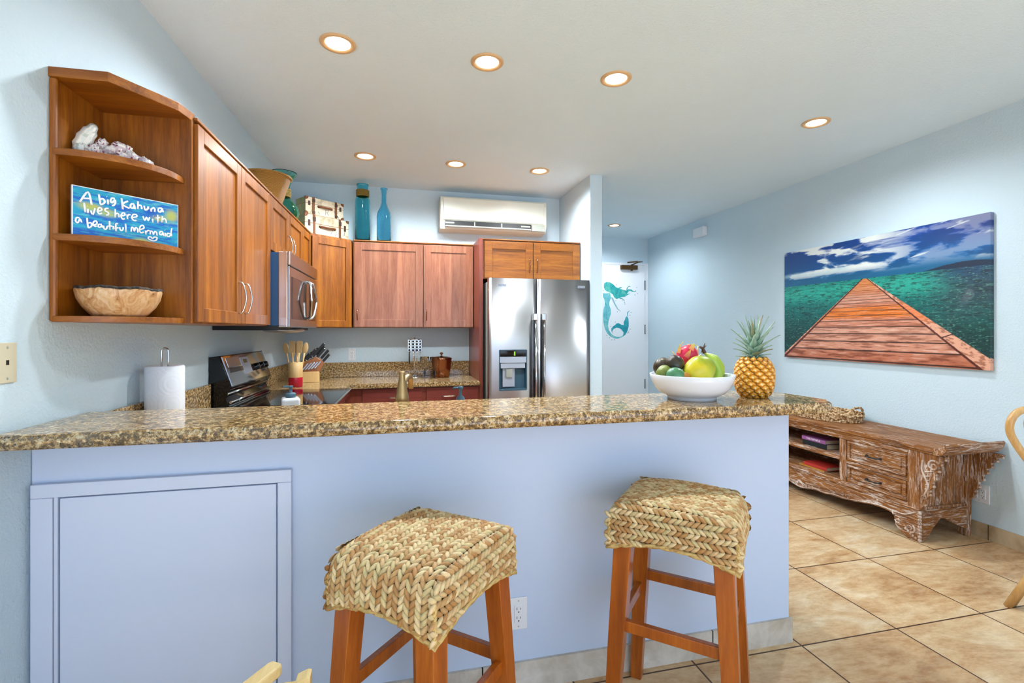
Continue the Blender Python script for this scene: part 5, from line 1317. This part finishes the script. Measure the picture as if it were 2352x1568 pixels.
def seat_mesh():
    bm = NB(); LY_ = bm.loops.layers.float_color.new('Col'); rg = random.Random(21)
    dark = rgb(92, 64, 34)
    def surf(fn, nu, nv):
        G = [[bm.verts.new(fn(i/nu, j/nv)) for i in range(nu+1)] for j in range(nv+1)]
        for j in range(nv):
            for i in range(nu):
                f = bm.faces.new([G[j][i], G[j][i+1], G[j+1][i+1], G[j+1][i]]); f.smooth = True
                for l in f.loops: l[LY_] = dark
    def Sx_in(s, y):
        p = Sx(s, y); q_ = Vector((0, 0, .70)); return p+(q_-p).normalized()*.004
    def sxs(a, b):
        y = -HD+2*HD*b; lo_ = zbot(y/HD)-ZB; return Sx_in(lo_+(XT-2*lo_)*a, y)
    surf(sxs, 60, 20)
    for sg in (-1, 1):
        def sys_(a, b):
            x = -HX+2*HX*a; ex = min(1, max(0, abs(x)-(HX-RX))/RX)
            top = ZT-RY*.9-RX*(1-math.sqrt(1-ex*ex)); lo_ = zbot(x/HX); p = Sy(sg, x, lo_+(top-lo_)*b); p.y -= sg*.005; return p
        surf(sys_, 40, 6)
    def leaf_at(p, n, d, ang, ln, wd):
        n = n.normalized(); d = (d-n*d.dot(n)).normalized(); s = n.cross(d)
        f_ = d*math.cos(ang)+s*math.sin(ang); g_ = n.cross(f_)
        k = rg.random(); base = [rgb(190, 150, 98), rgb(208, 176, 128), rgb(222, 198, 152), rgb(204, 184, 134), rgb(178, 132, 78)][int(k*4.99)]
        tipc = rgb(150, 104, 52)
        rows_ = []
        prof_ = ((-.5, .16, .0), (-.28, .85, .7), (0, 1, 1), (.28, .8, .85), (.5, .16, .12))
        for a, w_, h_ in prof_:
            c = p+f_*ln*a; r_ = []
            for q_, hh in ((-1, 0), (-.55, .75), (.0, 1), (.55, .75), (1, 0)):
                r_.append(bm.verts.new(c+g_*wd*.5*w_*q_+n*(.0072*h_*hh-.0015)))
            rows_.append(r_)
        for ri_, (A, B) in enumerate(zip(rows_, rows_[1:])):
            for i in range(4):
                f = bm.faces.new([A[i], A[i+1], B[i+1], B[i]]); f.smooth = True
                for l in f.loops:
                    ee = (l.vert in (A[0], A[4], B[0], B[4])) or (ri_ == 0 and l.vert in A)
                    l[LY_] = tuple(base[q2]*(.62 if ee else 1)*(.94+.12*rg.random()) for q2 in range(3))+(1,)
    pitch, vp = .0335, .0172
    nr = int(round(2*(HD-.004)/pitch)); pr_ = 2*(HD-.002)/nr
    for j in range(nr):
        yc = -HD+.002+pr_*(j+.5)
        ns = int(XT/vp)
        for i in range(ns+1):
            s = i*XT/ns+rg.uniform(-.001, .001)
            for sd_ in (-1, 1):
                y = yc+sd_*pr_*.245
                p = Sx(s, y); 
                if p.z < zbot(y/HD)+.004: continue
                d = Sx(s+.004, y)-Sx(s-.004, y)
                if d.length < 1e-6: continue
                ty = Sx(s, y+.003)-Sx(s, y-.003); n = d.cross(ty)
                if n.dot(p-Vector((0, 0, .68))) < 0: n = -n
                nn = n.normalized(); dd_ = d.normalized(); sgn_ = 1 if (nn.cross(dd_)).y > 0 else -1
                leaf_at(p, n, d, -sd_*sgn_*math.radians(33)+rg.uniform(-.08, .08), .0335, .0155)
    for sg in (-1, 1):
        nh = 4; hp = (ZT-.012-ZB)/nh
        for j in range(nh):
            hc = ZB+.004+hp*(j+.5); nx_ = int(2*HX/vp)
            for i in range(nx_+1):
                x = -HX+2*HX*i/nx_
                for sd_ in (-1, 1):
                    h = hc+sd_*hp*.245; ex = min(1, max(0, abs(x)-(HX-RX))/RX)
                    top = ZT-RY*.35-RX*(1-math.sqrt(1-ex*ex))*.8
                    if h > top or h < zbot(x/HX)+.002: continue
                    p = Sy(sg, x, h); p.y -= sg*.016*max(0, (h-(ZT-RY))/RY)**2; n = Vector((0, sg, .05+.5*max(0, (h-(ZT-.07))/.05)))
                    leaf_at(p, n, Vector((1, 0, 0)), sg*sd_*math.radians(33)+rg.uniform(-.08, .08), .0335, .0155)
    # corner seams and hem: twisted cord
    n0 = len(bm.faces)
    for sx_ in (-1, 1):
        for sy_ in (-1, 1):
            for ph in (0, PI):
                pts = [(sx_*(HX-.004-(.02*max(0, (k-20)/6)**2)+.003*math.cos(k*.9+ph)), sy_*(HD-.004-(.02*max(0, (k-20)/6)**2)+.003*math.sin(k*.9+ph)), ZB+.002+(ZT-.060-ZB)*k/26) for k in range(27)]
                tube(bm, pts, .0048, 6)
    hem = []
    for k in range(30): u_ = -1+2*k/30; hem.append((HX*u_, -HD, zbot(u_)))
    for k in range(26): u_ = -1+2*k/26; hem.append((HX, HD*u_, zbot(u_)))
    for k in range(30): u_ = 1-2*k/30; hem.append((HX*u_, HD, zbot(u_)))
    for k in range(26): u_ = 1-2*k/26; hem.append((-HX, HD*u_, zbot(u_)))
    for ph in (0, PI):
        tube(bm, [(x*(1+.012*math.cos(k*1.0+ph)), y*(1+.012*math.cos(k*1.0+ph)), z+.003*math.sin(k*1.0+ph)) for k, (x, y, z) in enumerate(hem)], .0058, 6, closed=True)
    bm.faces.ensure_lookup_table()
    for f in bm.faces[n0:]:
        c = rgb(206, 176, 112) if rg.random() > .3 else rgb(180, 140, 80)
        for l in f.loops: l[LY_] = c
    return bm
def make_stool():
    t = thing('bar_stool', 'backless', 'bar stool', (0, 0, 0), 0, 'woven seagrass bar stools at the bar')
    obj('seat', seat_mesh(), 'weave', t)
    W3, D3, SP = .158, .133, .038
    def cen(a, b, z): k = (.66-z)/.66*SP; return Vector((a*(W3+k), b*(D3+k), z))
    for a, b in ((-1, -1), (1, -1), (1, 1), (-1, 1)):
        bm = NB(); top_ = cen(a, b, .74); bot = cen(a, b, 0); rings = []
        for p, hw in ((bot, .021), (cen(a, b, .35), .026), (top_, .031)):
            rings.append([bm.verts.new((p.x+sx*hw, p.y+sy*hw*.94, p.z)) for sx, sy in ((-1, -1), (1, -1), (1, 1), (-1, 1))])
        for A, B in zip(rings, rings[1:]):
            for i in range(4): bm.faces.new([A[i], A[(i+1) % 4], B[(i+1) % 4], B[i]])
        bm.faces.new(rings[0][::-1]); bm.faces.new(rings[-1])
        es = [e for e in bm.edges if abs((e.verts[0].co-e.verts[1].co).z) > .1]
        bmesh.ops.bevel(bm, geom=es, offset=.005, segments=3, profile=.5, affect='EDGES')
        obj('leg', bm, 'stool_wood', t)
    for (a, b), (c, d), z in (((-1, -1), (1, -1), .385), ((1, -1), (1, 1), .405), ((1, 1), (-1, 1), .43), ((-1, 1), (-1, -1), .385)):
        p = cen(a, b, z); q_ = cen(c, d, z); dd_ = (q_-p).normalized(); sdv = Vector((-dd_.y, dd_.x, 0))
        bm = NB(); vs = []
        box(bm, .02, (q_-p).length-.02, -.011, .011, -.019, .019, .003, M=Matrix.Translation(p) @ Matrix.Rotation(math.atan2(dd_.y, dd_.x), 4, 'Z'))
        obj('stretcher', bm, 'stool_wood', t)
    bm = NB()
    for sy in (-1, 1): box(bm, -W3, W3, sy*D3-.011, sy*D3+.011, .70, .755)
    for sx in (-1, 1): box(bm, sx*W3-.011, sx*W3+.011, -D3, D3, .70, .755)
    obj('seat_frame', bm, 'stool_wood', t)
    return t
s1 = make_stool(); s1.location = (.089, 1.403, 0); s1.rotation_euler = (0, 0, .852)
s1['label'] = 'backless woven seagrass bar stool nearest the white access panel, turned corner-on'
s2 = copy_tree(s1); s2.location = (.970, 1.527, 0); s2.rotation_euler = (0, 0, -.743)
s2['label'] = 'backless woven seagrass bar stool nearer the open end of the bar, below the fruit bowl'

# ================================================================= CHAIRS AT THE EDGES
wood('rattan', (rgb(176, 122, 56), rgb(206, 158, 92), rgb(226, 190, 130)), 'z', .35, coat=.4)
t = thing('rattan_chair', 'rattan armchair with bent cane arm at the right edge of the view', 'chair', (3.32, 1.55, 0))
def lc(p): return (p[0]-3.32, p[1]-1.55, p[2])
arm = [(3.16, 1.66, .44), (3.06, 1.71, .66), (2.965, 1.75, .82), (2.925, 1.755, .90), (2.935, 1.745, .965), (2.99, 1.73, .998), (3.10, 1.68, 1.01), (3.30, 1.62, 1.03), (3.50, 1.50, 1.03), (3.60, 1.30, .90), (3.58, 1.20, .60), (3.50, 1.28, .44)]
bm = NB(); tube(bm, smooth_pts([lc(p) for p in arm], 6), .0165, 12); obj('arm_hoop', bm, 'rattan', t)
bm = NB(); tube(bm, smooth_pts([lc(p) for p in [(3.19, 1.64, .44), (3.12, 1.68, .68), (3.02, 1.72, .84), (2.995, 1.73, .93), (3.01, 1.72, .985)]], 5), .011, 8); obj('arm_brace', bm, 'rattan', t)
bm = NB(); lathe(bm, [(0, .42), (.24, .42), (.26, .435), (.25, .455), (0, .46)], 40); obj('seat', bm, 'seagrass', t)
for px, py, tx, ty in ((2.985, 1.80, 3.13, 1.66), (3.62, 1.70, 3.48, 1.64), (3.15, 1.28, 3.19, 1.36), (3.62, 1.24, 3.48, 1.34)):
    bm = NB(); tube(bm, [lc((px, py, 0)), lc((tx, ty, .44))], .017, 10); tube(bm, [lc((px+.035, py+.0, 0)), lc((tx+.03, ty, .43))], .012, 8); obj('leg', bm, 'rattan', t)
t = thing('wooden_chair', 'pale yellow wooden chair just showing at the bottom edge before the access panel', 'chair', (-.33, 1.05, 0))
def lw(bm): bmesh.ops.translate(bm, vec=(.33, -1.05, 0), verts=bm.verts); return bm
for (x0, y0, x1, y1) in ((-.262, 1.212, -.42, .98),):
    bm = NB(); d = Vector((x1-x0, y1-y0, 0)); M = Matrix.Translation((x0, y0, .61)) @ Matrix.Rotation(math.atan2(d.y, d.x), 4, 'Z')
    prism(bm, [(.0, -.010), (.004, -.016), (.012, -.019), (d.length, -.019), (d.length, .019), (.012, .019), (.004, .016), (0, .010)], -.012, .014, bev=.006); bmesh.ops.transform(bm, matrix=M, verts=bm.verts); obj('armrest', lw(bm), 'pale_chair_wood', t)
bm = NB(); box(bm, -.265, -.209, 1.157, 1.183, .555, .593, .003); box(bm, -.50, -.266, 1.158, 1.182, .555, .588, .003); obj('back_rail', lw(bm), 'pale_chair_wood', t)
bm = NB(); prism(bm, [(-.208, 0), (-.176, 0), (-.184, .612), (-.192, .614), (-.214, .606)], 1.155, 1.187, axes='xzy', bev=.003); obj('post', lw(bm), 'pale_chair_wood', t)
bm = NB(); prism(bm, [(-.52, 0), (-.49, 0), (-.49, .585), (-.52, .585)], 1.155, 1.187, axes='xzy', bev=.003); obj('post', lw(bm), 'pale_chair_wood', t)
for x in (-.50, -.20): bx('leg', 'pale_chair_wood', t, x+.33-.015, x+.33+.015, -.30, -.27, 0, .42, .003)
bx('seat', 'pale_chair_wood', t, -.19, .16, -.31, .12, .40, .425, .006)
# stair handrail end in the hall
bm = NB(); prism(bm, [(-.02, .0), (.02, 0), (.03, .03), (.022, .055), (-.022, .055), (-.03, .03)], 0, 1.0, bev=.004)
M = Matrix.Translation((2.04, 5.10, .74)) @ Matrix.Rotation(math.radians(-56), 4, 'Y') @ Matrix.Rotation(math.radians(90), 4, 'Z')
bmesh.ops.transform(bm, matrix=Matrix.Translation((0, 0, 0)), verts=bm.verts)
hr = thing('handrail', 'end of an orange wooden stair handrail beside the pillar in the hall', 'handrail', (1.875, 5.10, 0))
bm.free()
bm = NB(); prism(bm, [(.0, .98), (.03, .98), (.165, .79), (.155, .745), (.12, .735), (-.0, .87)], -.03, .03, axes='xzy', bev=.008); obj('rail', bm, 'stool_wood', hr)
bm = NB(); tube(bm, [(.0, 0, .73), (.06, 0, .735), (.075, 0, .80)], .009, 8); lathe(bm, [(0, 0), (.03, 0), (.03, .006), (0, .007)], 20, M=Matrix.Translation((.001, 0, .73)) @ Matrix.Rotation(PI/2, 4, 'Y')); obj('bracket', bm, 'black_matte', hr)
